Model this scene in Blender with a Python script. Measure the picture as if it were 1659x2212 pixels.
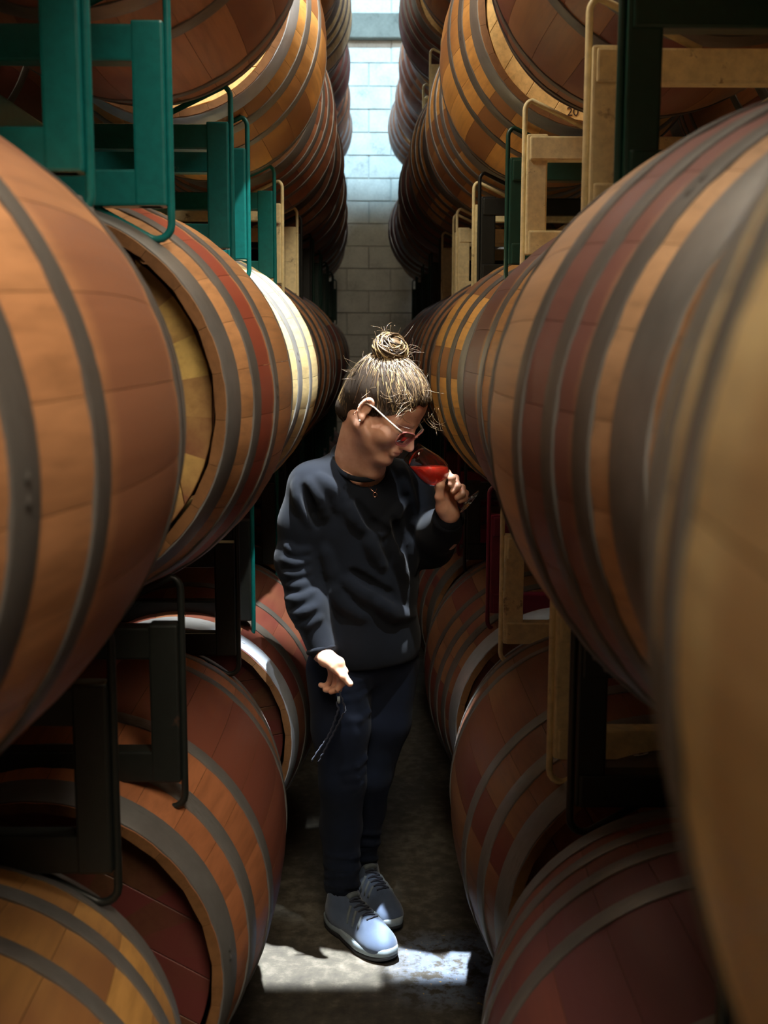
import bpy, bmesh, math, random
import numpy as np
from mathutils import Vector, Matrix, Euler
random.seed(7)
for o in list(bpy.data.objects): bpy.data.objects.remove(o, do_unlink=True)
scn = bpy.context.scene
C = scn.collection
PI = math.pi

# ------------------------------------------------------------------ camera
CAMZ = 1.5125
cam_d = bpy.data.cameras.new('camera')
cam = bpy.data.objects.new('camera', cam_d); C.objects.link(cam)
cam.location = (0, 0, CAMZ)
cam_d.sensor_fit = 'HORIZONTAL'; cam_d.sensor_width = 36.0
cam_d.lens = 36.0 * 2517.0 / 1659.0
cam_d.clip_start = 0.02; cam_d.clip_end = 60
pitch, yaw, roll = 0.1426, 0.0107, 0.0027
cam.rotation_mode = 'XYZ'
cam.matrix_world = (Matrix.Translation((0, 0, CAMZ)) @ Matrix.Rotation(-yaw, 4, 'Z')
                    @ Matrix.Rotation(PI / 2 - pitch, 4, 'X') @ Matrix.Rotation(roll, 4, 'Z'))
cam_d.dof.use_dof = True
cam_d.dof.focus_distance = 2.85
cam_d.dof.aperture_fstop = 8.4
scn.camera = cam

# ------------------------------------------------------------------ world, lights, exposure
vs = scn.view_settings
scn.display_settings.display_device = 'sRGB'
vs.view_transform = 'Standard'; vs.look = 'None'; vs.gamma = 1.0
vs.use_curve_mapping = False
vs.exposure = 0.0
try: scn.cycles.use_light_tree = False      # sample every lamp alike
except Exception: pass
w = bpy.data.worlds.new('cellar_air'); scn.world = w; w.use_nodes = True
w.node_tree.nodes['Background'].inputs['Color'].default_value = (0.9, 0.75, 0.6, 1)
w.node_tree.nodes['Background'].inputs['Strength'].default_value = 0.005

def aim(o, target):
    d = Vector(target) - o.location
    o.rotation_euler = d.to_track_quat('-Z', 'Y').to_euler()
def area(name, loc, target, size, power, col, sy=None, spread=180):
    l = bpy.data.lights.new(name, 'AREA'); l.energy = power; l.color = col
    l.shape = 'RECTANGLE'; l.size = size; l.size_y = sy or size; l.spread = math.radians(spread)
    o = bpy.data.objects.new(name, l); C.objects.link(o); o.location = loc; aim(o, target); return o
def square_up(o, target):
    # keep the lamp's long side across the aisle
    z = (o.location - Vector(target)).normalized(); x = (Vector((1, 0, 0)) - z * z.x).normalized(); y = z.cross(x)
    o.rotation_euler = Matrix((x, y, z)).transposed().to_euler()
def spot(name, loc, target, ang, blend, power, col, radius=0.05):
    l = bpy.data.lights.new(name, 'SPOT'); l.energy = power; l.color = col
    l.spot_size = math.radians(ang); l.spot_blend = blend; l.shadow_soft_size = radius
    o = bpy.data.objects.new(name, l); C.objects.link(o); o.location = loc; aim(o, target); return o
WARM = (1.0, 0.85, 0.64)
COOL = (0.86, 0.94, 1.0)
SKY = (0.50, 0.80, 1.0)
area('front_bay_lamp', (0.45, -1.0, 4.7), (-0.1, 1.1, 1.0), 1.8, 245, WARM, 2.4)
area('aisle_lamp', (0.0, 3.2, 4.9), (0.0, 3.3, 0.0), 1.2, 18, (1.0, 0.88, 0.70), 1.2)
for sx in (-1, 1):
    area('added_stack_light', (sx * 1.35, 2.25, 4.2), (-sx * 0.2, 2.9, 2.2), 0.8, 62, (1.0, 0.88, 0.70))  # added pair, no real lamps; lifts the upper rows and spares the floor
    area('added_far_light', (sx * 1.3, 7.3, 5.1), (-sx * 0.2, 7.8, 2.8), 0.8, 70, (0.86, 0.94, 1.0))  # added pair to brighten the far upper barrels
spot('skylight', (0.1, 6.8, 6.7), (0.0, 10.85, 4.75), 38, 0.25, 2400, (0.36, 0.72, 1.0), 0.15)
square_up(area('shaped_top_beam', (0.28, 2.40, 5.0), (-0.16, 2.74, 0.0), 0.56, 5.0, COOL, 0.29, spread=1.0), (-0.16, 2.74, 0.0))  # unseen source; beam shaped to draw the bright strip on the floor
square_up(area('shaped_top_beam', (-0.26, 2.40, 5.0), (0.13, 2.70, 0.0), 0.30, 1.2, COOL, 0.15, spread=1.0), (0.13, 2.70, 0.0))  # second beam, added to widen the strip towards the right-hand barrels
spot('added_barrel_spot', (0.6, 2.2, 4.8), (-0.30, 3.03, 1.62), 11, 0.15, 1700, (1.0, 0.95, 0.82), 0.04)  # added narrow spot that brightens only the pale cream barrel

spot('added_chest_spot', (0.35, 1.5, 4.2), (0.0, 2.78, 1.10), 8.5, 0.5, 360, COOL, 0.03)  # added unseen spot that puts light streaks on the chest

# ------------------------------------------------------------------ node helpers
class NT:
    def __init__(s, name):
        s.m = bpy.data.materials.new(name); s.m.use_nodes = True
        s.t = s.m.node_tree; s.b = s.t.nodes['Principled BSDF']
    def n(s, kind, **kw):
        nd = s.t.nodes.new(kind)
        for k, v in kw.items(): setattr(nd, k, v)
        return nd
    def l(s, a, b): s.t.links.new(a, b)
    def math(s, op, a, b=None, c=None, clamp=False):
        nd = s.n('ShaderNodeMath', operation=op); nd.use_clamp = clamp
        for i, v in enumerate((a, b, c)):
            if v is None: continue
            if isinstance(v, (int, float)): nd.inputs[i].default_value = v
            else: s.l(v, nd.inputs[i])
        return nd.outputs[0]
    def ramp(s, fac, stops, interp='LINEAR'):
        nd = s.n('ShaderNodeValToRGB'); cr = nd.color_ramp; cr.interpolation = interp
        while len(cr.elements) < len(stops): cr.elements.new(0.5)
        for e, (p, c) in zip(cr.elements, stops):
            e.position = p; e.color = c if len(c) == 4 else (*c, 1)
        s.l(fac, nd.inputs[0]); return nd.outputs[0]
    def mix(s, fac, a, b, blend='MIX'):
        nd = s.n('ShaderNodeMix', data_type='RGBA', blend_type=blend)
        for i, v in ((0, fac), (6, a), (7, b)):
            if isinstance(v, (int, float)): nd.inputs[i].default_value = v
            elif isinstance(v, tuple): nd.inputs[i].default_value = v if len(v) == 4 else (*v, 1)
            else: s.l(v, nd.inputs[i])
        return nd.outputs[2]
    def noise(s, vec, scale, detail=4, rough=0.55, dist=0.0):
        nd = s.n('ShaderNodeTexNoise'); nd.inputs['Scale'].default_value = scale
        nd.inputs['Detail'].default_value = detail; nd.inputs['Roughness'].default_value = rough
        nd.inputs['Distortion'].default_value = dist
        if vec is not None: s.l(vec, nd.inputs['Vector'])
        return nd.outputs[0]
    def mapping(s, vec, scale=(1, 1, 1), loc=None):
        nd = s.n('ShaderNodeMapping'); s.l(vec, nd.inputs['Vector'])
        nd.inputs['Scale'].default_value = scale
        if loc is not None: s.l(loc, nd.inputs['Location'])
        return nd.outputs[0]
    def bump(s, h, strength, dist):
        nd = s.n('ShaderNodeBump'); nd.inputs['Strength'].default_value = strength
        nd.inputs['Distance'].default_value = dist; s.l(h, nd.inputs['Height'])
        s.l(nd.outputs[0], s.b.inputs['Normal'])
    def set(s, **kw):
        for k, v in kw.items():
            i = s.b.inputs[k.replace('_', ' ')]
            if isinstance(v, (int, float)): i.default_value = v
            elif isinstance(v, tuple): i.default_value = v if len(v) == len(i.default_value) else (*v, 1)
            else: s.l(v, i)
        return s.m
def srgb(r, g, b):
    f = lambda c: ((c / 255 + 0.055) / 1.055) ** 2.4 if c > 10 else c / 255 / 12.92
    return (f(r), f(g), f(b))
def sc(c, k): return tuple(min(1, v * k) for v in c)

def wood(name, base, stain=None, band=None, amount=0.0, rough=0.5, dirt=0.4, var=0.22):
    """oak: grain runs along local Y; stain = wine colour, band = (centre, half width) along the axis"""
    t = NT(name)
    tc = t.n('ShaderNodeTexCoord').outputs['Object']
    rnd = t.n('ShaderNodeObjectInfo').outputs['Random']
    sep = t.n('ShaderNodeSeparateXYZ'); t.l(tc, sep.inputs[0])
    X, Y, Z = sep.outputs
    ang = t.math('ARCTAN2', X, Z)
    idx = t.math('FLOOR', t.math('MULTIPLY_ADD', ang, 26 / (2 * PI), 0.5))
    seed = t.math('ADD', idx, t.math('MULTIPLY', rnd, 913.7))
    wn = t.n('ShaderNodeTexWhiteNoise', noise_dimensions='1D'); t.l(seed, wn.inputs['W'])
    off = t.n('ShaderNodeCombineXYZ')
    for i in range(3): t.l(t.math('MULTIPLY', seed, 1.37 + i), off.inputs[i])
    grain = t.noise(t.mapping(tc, (70, 2.2, 70), off.outputs[0]), 1.0, 5, 0.6, 0.4)
    blot = t.noise(t.mapping(tc, (3.2, 1.6, 3.2), off.outputs[0]), 1.0, 3, 0.5)
    broad = t.noise(t.mapping(tc, (5, 4, 5)), 1.0, 3, 0.5)
    col = t.ramp(grain, [(0.25, sc(base, 0.72)), (0.5, base), (0.75, sc(base, 1.18))])
    v = t.math('MULTIPLY_ADD', wn.outputs['Value'], var, 1 - var / 2)
    vc = t.n('ShaderNodeCombineXYZ')
    for i in range(3): t.l(v, vc.inputs[i])
    col = t.mix(1.0, col, vc.outputs[0], 'MULTIPLY')
    dk = t.ramp(blot, [(0.35, (1, 1, 1)), (0.75, (0.58, 0.50, 0.44))])
    col = t.mix(dirt, col, dk, 'MULTIPLY')
    if stain is not None and amount > 0:
        m = t.ramp(t.math('MULTIPLY_ADD', wn.outputs['Color'] if False else t.noise(off.outputs[0], 3.1, 0), 0.6,
                          t.math('MULTIPLY', blot, 0.7)), [(0.62 - 0.42 * amount, (0, 0, 0)), (0.80 - 0.40 * amount, (1, 1, 1))])
        if band is not None:
            d = t.math('ABSOLUTE', t.math('SUBTRACT', t.math('ABSOLUTE', Y), band[0]))
            bm_ = t.ramp(t.math('DIVIDE', d, band[1] * 2), [(0.40, (1, 1, 1)), (0.56, (0, 0, 0))])
            m = t.math('MULTIPLY', m, bm_)
        col = t.mix(t.math('MULTIPLY', m, 0.85), col, stain)
    t.set(Base_Color=col, Roughness=t.math('MULTIPLY_ADD', grain, 0.2, rough - 0.1))
    t.set(Specular_IOR_Level=0.35)
    t.bump(t.math('MULTIPLY_ADD', blot, 0.6, grain), 0.25, 0.0012)
    return t.m

def painted(name, base, rust=0.35, rough=0.42, rustcol=(0.10, 0.035, 0.012)):
    t = NT(name)
    tc = t.n('ShaderNodeTexCoord').outputs['Object']
    rnd = t.n('ShaderNodeObjectInfo').outputs['Random']
    off = t.n('ShaderNodeCombineXYZ'); t.l(t.math('MULTIPLY', rnd, 37), off.inputs[0])
    a = t.noise(t.mapping(tc, (9, 9, 9), off.outputs[0]), 1, 6, 0.65)
    f = t.noise(t.mapping(tc, (60, 60, 60), off.outputs[0]), 1, 3, 0.6)
    col = t.ramp(f, [(0.3, sc(base, 0.85)), (0.7, sc(base, 1.12))])
    m = t.ramp(t.math('MULTIPLY_ADD', f, 0.25, a), [(0.86 - rust * 0.3, (0, 0, 0)), (0.95 - rust * 0.3, (1, 1, 1))])
    col = t.mix(m, col, rustcol)
    t.set(Base_Color=col, Roughness=t.math('MULTIPLY_ADD', m, 0.4, rough))
    t.bump(t.math('ADD', a, f), 0.15, 0.001)
    return t.m

def hoopmat(name, base, metal=0.75, rough=0.42, rust=0.2):
    t = NT(name)
    tc = t.n('ShaderNodeTexCoord').outputs['Object']
    rnd = t.n('ShaderNodeObjectInfo').outputs['Random']
    off = t.n('ShaderNodeCombineXYZ'); t.l(t.math('MULTIPLY', rnd, 51), off.inputs[0])
    a = t.noise(t.mapping(tc, (7, 7, 7), off.outputs[0]), 1, 5, 0.6)
    b = t.noise(t.mapping(tc, (40, 260, 40), off.outputs[0]), 1, 3, 0.6)
    col = t.ramp(a, [(0.3, sc(base, 0.7)), (0.7, sc(base, 1.2))])
    m = t.ramp(t.math('MULTIPLY_ADD', b, 0.3, a), [(0.78 - rust * .3, (0, 0, 0)), (1.0 - rust * .3, (1, 1, 1))])
    col = t.mix(t.math('MULTIPLY', m, 0.7), col, (0.055, 0.032, 0.02))
    t.set(Base_Color=col, Metallic=metal, Roughness=t.math('MULTIPLY_ADD', b, 0.25, rough - 0.1))
    t.bump(b, 0.1, 0.0006)
    return t.m

WINE = (0.14, 0.030, 0.030)
RED = (0.33, 0.045, 0.032)
PURP = (0.14, 0.052, 0.060)
W = {
 'orange': wood('orange_oak', srgb(194, 140, 98), (0.28, 0.115, 0.065), (0.02, 0.14), 0.40),
 'redstripe': wood('oak_red_stripe', srgb(206, 152, 104), RED, (0.262, 0.05), 1.4),
 'cream': wood('new_pale_oak', srgb(240, 224, 176), None, None, 0, dirt=0.12, var=0.10),
 'redbrown': wood('red_brown_oak', srgb(176, 118, 86), WINE, None, 0.08),
 'pale': wood('pale_straw_oak', srgb(244, 216, 160), (0.50, 0.27, 0.12), (0.10, 0.10), 0.15, dirt=0.2, var=0.06),
 'purple': wood('oak_purple_stain', srgb(182, 146, 112), PURP, (0.235, 0.10), 0.85),
 'burgstripe': wood('oak_burgundy_stripe', srgb(204, 156, 102), PURP, (0.05, 0.10), 1.1),
 'golden': wood('golden_oak', srgb(208, 156, 88), (0.22, 0.09, 0.04), None, 0.15),
 'pinktan': wood('pink_tan_oak', srgb(192, 146, 114), (0.20, 0.08, 0.06), None, 0.15),
 'brown': wood('brown_oak', srgb(166, 122, 84), WINE, None, 0.15),
 'burgundy': wood('burgundy_stained_oak', srgb(132, 78, 66), PURP, (0.0, 0.3), 0.7),
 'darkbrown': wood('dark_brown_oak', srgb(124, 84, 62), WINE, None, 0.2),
 'umber': wood('umber_oak', srgb(140, 100, 70), WINE, None, 0.15),
 'rust': wood('rust_brown_oak', srgb(178, 114, 76), (0.18, 0.05, 0.035), (0.06, 0.14), 0.4),
}
HEADM = {
 'ochre': wood('ochre_head_oak', srgb(208, 176, 104), WINE, None, 0.25, dirt=0.3),
 'brown': wood('brown_head_oak', srgb(176, 120, 72), WINE, None, 0.15),
 'light': wood('light_head_oak', srgb(240, 206, 140), None, None, 0, dirt=0.25, var=0.12),
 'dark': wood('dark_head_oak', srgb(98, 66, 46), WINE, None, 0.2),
}
H = {
 'grey': hoopmat('galvanised_hoop', (0.215, 0.21, 0.205), 0.45, 0.45, 0.12),
 'dark': hoopmat('dark_steel_hoop', (0.125, 0.118, 0.112), 0.35, 0.5, 0.2),
 'bright': hoopmat('bright_steel_hoop', (0.46, 0.50, 0.56), 0.4, 0.35, 0.0),
}
PM = {
 'teal green': painted('teal_green_paint', srgb(12, 104, 104), 0.05, 0.32, (0.25, 0.33, 0.30)),
 'dark green': painted('dark_green_paint', srgb(18, 58, 46), 0.15, 0.38),
 'cream': painted('cream_paint', srgb(232, 216, 166), 0.40, 0.45),
 'burgundy': painted('burgundy_paint', srgb(110, 22, 46), 0.1, 0.4),
 'black': painted('black_paint', srgb(28, 32, 30), 0.15, 0.42),
}

# ------------------------------------------------------------------ object helpers
def link(name, mesh, parent=None, mat=None, loc=(0, 0, 0), rot=(0, 0, 0)):
    o = bpy.data.objects.new(name, mesh); C.objects.link(o)
    o.location = loc; o.rotation_euler = rot
    if parent is not None: o.parent = parent
    if mat is not None:
        if not mesh.materials: mesh.materials.append(None)
        o.material_slots[0].link = 'OBJECT'; o.material_slots[0].material = mat
    return o
def thing(name, label, cat, loc=(0, 0, 0), group=None):
    o = bpy.data.objects.new(name, None); C.objects.link(o); o.location = loc
    o.empty_display_size = 0.1
    o['label'] = label; o['category'] = cat
    if group: o['group'] = group
    return o
def mesh_from(name, verts, faces, smooth=True):
    me = bpy.data.meshes.new(name); me.from_pydata([tuple(v) for v in verts], [], faces); me.update()
    if smooth: me.polygons.foreach_set('use_smooth', [True] * len(me.polygons))
    return me
def bm_mesh(name, bm, smooth=False):
    bmesh.ops.recalc_face_normals(bm, faces=bm.faces)
    me = bpy.data.meshes.new(name); bm.to_mesh(me); bm.free()
    if smooth: me.polygons.foreach_set('use_smooth', [True] * len(me.polygons))
    return me
def box_bm(bm, lo, hi, bev=0.0):
    r = bmesh.ops.create_cube(bm, size=1.0)
    vs_ = r['verts']
    for v in vs_:
        v.co = Vector([(lo[i] + hi[i]) / 2 + v.co[i] * (hi[i] - lo[i]) for i in range(3)])
    if bev > 0:
        es = list({e for v in vs_ for e in v.link_edges})
        bmesh.ops.bevel(bm, geom=es, offset=bev, segments=2, affect='EDGES', profile=0.6)
def box_mesh(name, lo, hi, bev=0.0):
    bm = bmesh.new(); box_bm(bm, lo, hi, bev); return bm_mesh(name, bm)
def tube_arrays(path, rad, seg=8, closed=False, caps=True):
    P = [Vector(p) for p in path]; n = len(P)
    rads = rad if hasattr(rad, '__len__') else [rad] * n
    verts, faces = [], []
    up = None
    for i in range(n):
        a = P[(i - 1) % n] if (closed or i > 0) else P[0]
        b = P[(i + 1) % n] if (closed or i < n - 1) else P[-1]
        tdir = (b - a).normalized()
        if up is None:
            up = Vector((0, 0, 1)) if abs(tdir.z) < 0.9 else Vector((0, 1, 0))
        s = tdir.cross(up)
        if s.length < 1e-5: s = tdir.cross(Vector((1, 0.3, 0)))
        s.normalize(); up = s.cross(tdir).normalized()
        for k in range(seg):
            th = 2 * PI * k / seg
            verts.append(P[i] + (s * math.cos(th) + up * math.sin(th)) * rads[i])
    m = n if closed else n - 1
    for i in range(m):
        for k in range(seg):
            a, b = i * seg + k, i * seg + (k + 1) % seg
            j = (i + 1) % n
            faces.append((a, b, j * seg + (k + 1) % seg, j * seg + k))
    if caps and not closed:
        faces.append(tuple(range(seg))[::-1]); faces.append(tuple((n - 1) * seg + k for k in range(seg)))
    return verts, faces
def tube_mesh(name, path, rad, seg=8, closed=False):
    v, f = tube_arrays(path, rad, seg, closed); return mesh_from(name, v, f)
def lathe_mesh(name, prof, seg=48, axis='Z', smooth=True):
    verts, faces = [], []
    n = len(prof)
    for r, z in prof:
        for k in range(seg):
            th = 2 * PI * k / seg
            verts.append((r * math.cos(th), r * math.sin(th), z))
    for i in range(n - 1):
        for k in range(seg):
            faces.append((i * seg + k, i * seg + (k + 1) % seg, (i + 1) * seg + (k + 1) % seg, (i + 1) * seg + k))
    return mesh_from(name, verts, faces, smooth)
def struct(o, label, cat=None):
    o['kind'] = 'structure'; o['label'] = label
    if cat: o['category'] = cat
    return o

# ------------------------------------------------------------------ room shell
def floor_mat():
    t = NT('worn_concrete')
    tc = t.n('ShaderNodeTexCoord').outputs['Object']
    a = t.noise(tc, 2.3, 6, 0.6); b = t.noise(tc, 26, 5, 0.65); c = t.noise(tc, 95, 3, 0.6)
    col = t.ramp(t.math('MULTIPLY_ADD', b, 0.6, t.math('MULTIPLY', a, 0.5)),
                 [(0.35, srgb(34, 30, 24)), (0.55, srgb(62, 57, 47)), (0.72, srgb(98, 92, 80))])
    sep = t.n('ShaderNodeSeparateXYZ'); t.l(tc, sep.inputs[0])
    # traces of worn blue-grey and yellow line paint beside the right-hand stacks
    edge = t.ramp(t.math('MULTIPLY_ADD', a, 0.16, sep.outputs[0]), [(0.10, (0, 0, 0)), (0.22, (1, 1, 1))])
    across = t.math('ABSOLUTE', t.math('SUBTRACT', t.math('MULTIPLY_ADD', a, 0.1, sep.outputs[1]), 2.72))
    edge = t.math('MULTIPLY', edge, t.ramp(across, [(0.12, (1, 1, 1)), (0.20, (0, 0, 0))]))
    blue = t.math('MULTIPLY', edge, t.ramp(b, [(0.42, (0, 0, 0)), (0.52, (1, 1, 1))]))
    col = t.mix(t.math('MULTIPLY', blue, 0.8), col, srgb(92, 104, 122))
    yel = t.math('MULTIPLY', edge, t.ramp(t.math('MULTIPLY_ADD', c, 0.5, t.math('MULTIPLY', b, 0.5)), [(0.60, (0, 0, 0)), (0.65, (1, 1, 1))]))
    col = t.mix(t.math('MULTIPLY', yel, 0.8), col, srgb(214, 168, 52))
    t.set(Base_Color=col, Roughness=0.75)
    t.bump(t.math('MULTIPLY_ADD', c, 0.4, b), 0.35, 0.004)
    return t.m
def block_mat(name, base, var=0.12):
    t = NT(name)
    tc = t.n('ShaderNodeTexCoord').outputs['Object']
    rnd = t.n('ShaderNodeObjectInfo').outputs['Random']
    off = t.n('ShaderNodeCombineXYZ'); t.l(t.math('MULTIPLY', rnd, 90), off.inputs[0])
    mp = t.mapping(tc, (1, 1, 1), off.outputs[0])
    a = t.noise(mp, 5, 5, 0.6); b = t.noise(mp, 45, 4, 0.6)
    col = t.ramp(t.math('MULTIPLY_ADD', b, 0.35, t.math('MULTIPLY', a, 0.65)),
                 [(0.30, sc(base, 0.50)), (0.45, sc(base, 0.88)), (0.62, sc(base, 1.08))])
    t.set(Base_Color=col, Roughness=0.8)
    t.bump(b, 0.4, 0.004)
    return t.m
M_floor = floor_mat()
M_block = block_mat('painted_block', srgb(214, 214, 206))
M_mortar = block_mat('mortar', srgb(190, 190, 184))
M_ceil = block_mat('ceiling_board', srgb(150, 140, 128))
M_side = block_mat('side_wall_plaster', srgb(170, 160, 146))
YB = 10.85
struct(link('floor', box_mesh('floor', (-6, -4, -0.1), (6, YB + 0.3, 0)), None, M_floor), 'worn concrete cellar floor with traces of line paint', 'floor')
struct(link('ceiling', box_mesh('ceiling', (-6, -4, 7.2), (6, YB + 0.3, 7.3)), None, M_ceil), 'ceiling above the barrel stacks', 'ceiling')
struct(link('wall_left', box_mesh('wall_left', (-6.1, -4, 0), (-6, YB + 0.3, 7.2)), None, M_side), 'wall far behind the left stacks', 'wall')
struct(link('wall_right', box_mesh('wall_right', (6, -4, 0), (6.1, YB + 0.3, 7.2)), None, M_side), 'wall far behind the right stacks', 'wall')
struct(link('wall_front', box_mesh('wall_front', (-6, -4.1, 0), (6, -4, 7.2)), None, M_side), 'wall behind the camera', 'wall')
wb = struct(link('wall_back', box_mesh('wall_back', (-6, YB + 0.02, 0), (6, YB + 0.3, 7.2)), None, M_mortar), 'painted concrete block wall closing the aisle', 'wall')
# the blocks that can be told apart, in running bond
BH, BW = 0.2, 0.4
blk = box_mesh('block', (-BW / 2 + 0.004, 0, 0.004), (BW / 2 - 0.004, 0.05, BH - 0.004), 0.006)
for r in range(30):
    if 4.19 <= r * BH + 0.1 <= 4.40: continue
    for c in range(-3, 4):
        x = c * BW + (0.2 if r % 2 else 0) - 0.03
        link('block', blk, wb, M_block, (x, YB + 0.002 + random.uniform(-0.004, 0.004), r * BH))
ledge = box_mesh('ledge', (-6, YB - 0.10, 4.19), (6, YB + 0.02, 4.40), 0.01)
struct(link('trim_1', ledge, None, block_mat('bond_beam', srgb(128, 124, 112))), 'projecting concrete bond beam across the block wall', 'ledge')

# ------------------------------------------------------------------ barrels
R, RH, HL = 0.35, 0.290, 0.475
def rad(a): return R - (R - RH) * (abs(a) / HL) ** 2
NST = 26
def stave_mesh(full=False):
    na, nl, th = 5, 21, 0.027
    verts, faces = [], []
    half = PI / NST - 0.0010
    n = NST if full else 1
    for s in range(n):
        base = len(verts); c0 = 2 * PI * s / NST
        for i in range(nl):
            a = -HL + 2 * HL * i / (nl - 1)
            for j in range(na):
                u = -1 + 2 * j / (na - 1)
                r = rad(a) - (0.0012 if abs(u) == 1 else 0.0)
                ang = c0 + u * half * (0.93 if (False) else 1)
                verts.append((r * math.sin(ang), a, r * math.cos(ang)))
            for u in (1, -1):
                r = rad(a) - th + (0.012 if i in (0, nl - 1) else 0); ang = c0 + u * half
                verts.append((r * math.sin(ang), a, r * math.cos(ang)))
        k = na + 2
        for i in range(nl - 1):
            for j in range(k):
                p, q = base + i * k + j, base + i * k + (j + 1) % k
                faces.append((p, p + k, q + k, q))
        faces.append(tuple(base + j for j in range(k)))
        faces.append(tuple(base + (nl - 1) * k + j for j in range(k))[::-1])
    me = mesh_from('stave', verts, faces, True)
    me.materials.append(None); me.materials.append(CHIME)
    mi = []
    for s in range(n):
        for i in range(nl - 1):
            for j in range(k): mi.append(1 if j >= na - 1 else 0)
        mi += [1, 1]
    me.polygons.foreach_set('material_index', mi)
    try: me.set_sharp_from_angle(angle=math.radians(40))
    except Exception: pass
    return me
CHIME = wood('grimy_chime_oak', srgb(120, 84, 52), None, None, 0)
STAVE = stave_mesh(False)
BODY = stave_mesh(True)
def hoop_mesh(a0, w):
    """band round the barrel at axial position a0, with an overlap seam and two rivets"""
    seg, t = 96, 0.0022
    verts, faces = [], []
    for k in range(seg):
        th = 2 * PI * k / seg
        for (a, dr) in ((a0 - w / 2, -0.001), (a0 - w / 2, t), (a0 - w / 2 + 0.003, t + 0.0008), (a0, t + 0.0004),
                        (a0 + w / 2 - 0.003, t + 0.0008), (a0 + w / 2, t), (a0 + w / 2, -0.001)):
            r = rad(min(abs(a), HL)) + dr
            verts.append((r * math.sin(th), a, r * math.cos(th)))
    n = 7
    for k in range(seg):
        for j in range(n - 1):
            p = k * n + j; q = ((k + 1) % seg) * n + j
            faces.append((p, p + 1, q + 1, q))
    # overlap plate + rivets
    for dth in (0.035, 0.085):
        b = len(verts); th = 0.4 + dth
        r0 = rad(a0) + t
        ctr = Vector((r0 * math.sin(th), a0, r0 * math.cos(th))); nrm = Vector((math.sin(th), 0, math.cos(th))); tg = Vector((math.cos(th), 0, -math.sin(th)))
        for k in range(8):
            q = ctr + (tg * math.cos(k * PI / 4) + Vector((0, 1, 0)) * math.sin(k * PI / 4)) * 0.0055 + nrm * 0.0005
            verts.append(tuple(q))
        verts.append(tuple(ctr + nrm * 0.0032))
        for k in range(8): faces.append((b + k, b + (k + 1) % 8, b + 8))
    me = mesh_from('hoop', verts, faces, True)
    try: me.set_sharp_from_angle(angle=math.radians(50))
    except Exception: pass
    return me
LAY = {6: [(0.4455, 0.056), (0.330, 0.040), (0.190, 0.034)],
       7: [(0.452, 0.036), (0.352, 0.030), (0.272, 0.028)],
       8: [(0.444, 0.060), (0.352, 0.036), (0.262, 0.036), (0.140, 0.036)]}
HOOPS = {n: [hoop_mesh(-a, w) for a, w in l] for n, l in LAY.items()}
NB = 7
HR = RH - 0.024
def head_boards():
    out = []
    wd = 2 * HR / NB
    for b in range(NB):
        x0, x1 = -HR + b * wd + 0.0006, -HR + (b + 1) * wd - 0.0006
        xs = [x0 + (x1 - x0) * k / 6 for k in range(7)]
        top = [(x, math.sqrt(max(0, HR * HR - x * x))) for x in xs]
        pts = top + [(x, -z) for x, z in reversed(top)]
        bm = bmesh.new()
        f = [bm.verts.new((x, 0, z)) for x, z in pts]
        bk = [bm.verts.new((x, 0.016, z)) for x, z in pts]
        bm.faces.new(f); bm.faces.new(bk[::-1])
        for k in range(len(pts)):
            q = (k + 1) % len(pts); bm.faces.new((f[k], bk[k], bk[q], f[q]))
        bmesh.ops.remove_doubles(bm, verts=bm.verts, dist=1e-5)
        es = [e for e in bm.edges if abs(e.verts[0].co.y) < 1e-6 and abs(e.verts[1].co.y) < 1e-6]
        bmesh.ops.bevel(bm, geom=es, offset=0.001, segments=1, affect='EDGES')
        out.append(bm_mesh('head_board', bm))
    return out
HB = head_boards()
bmh = bmesh.new(); bmesh.ops.create_cone(bmh, cap_ends=True, segments=64, radius1=HR, radius2=HR, depth=0.014)
for v in bmh.verts: v.co = Vector((v.co.x, v.co.z + 0.024, v.co.y))
HEAD_BACK = bm_mesh('head', bmh)
ORD = ['nearest', 'first', 'second', 'third', 'fourth', 'fifth', 'sixth', 'seventh', 'eighth', 'ninth', 'tenth']
TN = {'B': 'bottom', 'M': 'middle', 'T': 'third', 'Q': 'top'}
ZT = {'B': 0.53, 'M': 1.42, 'T': 2.318, 'Q': 3.205}
barrels = {}
def barrel(key, x, y, z, woodk, headk, hoopk, nh, label, near, chime=None, group=None):
    t = thing('wine_barrel', label, 'barrel', (x, y, z - R), group)
    ph = random.uniform(0, 2 * PI)
    if near:
        for s in range(NST):
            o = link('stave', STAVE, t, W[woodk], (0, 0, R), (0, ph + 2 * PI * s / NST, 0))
    else:
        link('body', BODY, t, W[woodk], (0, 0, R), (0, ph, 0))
    for i, me in enumerate(HOOPS[nh]):
        hm = H[chime] if (i == 0 and chime) else H[hoopk]
        for fl in (0, PI):
            link('hoop', me, t, hm, (0, 0, R), (0, random.uniform(0, 2 * PI), fl) if False else Euler((0, random.uniform(0, 2 * PI), fl), 'YXZ'))
    for fl in (0, PI):
        if near and fl == 0:
            hd = link('head', HEAD_BACK, t, HEADM[headk], (0, -HL + 0.034, R), (0, ph, 0))
            for b in range(NB): link('head_board', HB[b], hd, HEADM[headk])
        else:
            hd = link('head', HEAD_BACK, t, HEADM[headk], (0, (-HL + 0.022) * (1 if fl == 0 else -1), R), (0, 0, fl))
        if fl == 0: t_head = hd
    barrels[key] = (t, t_head)
    return t
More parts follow.
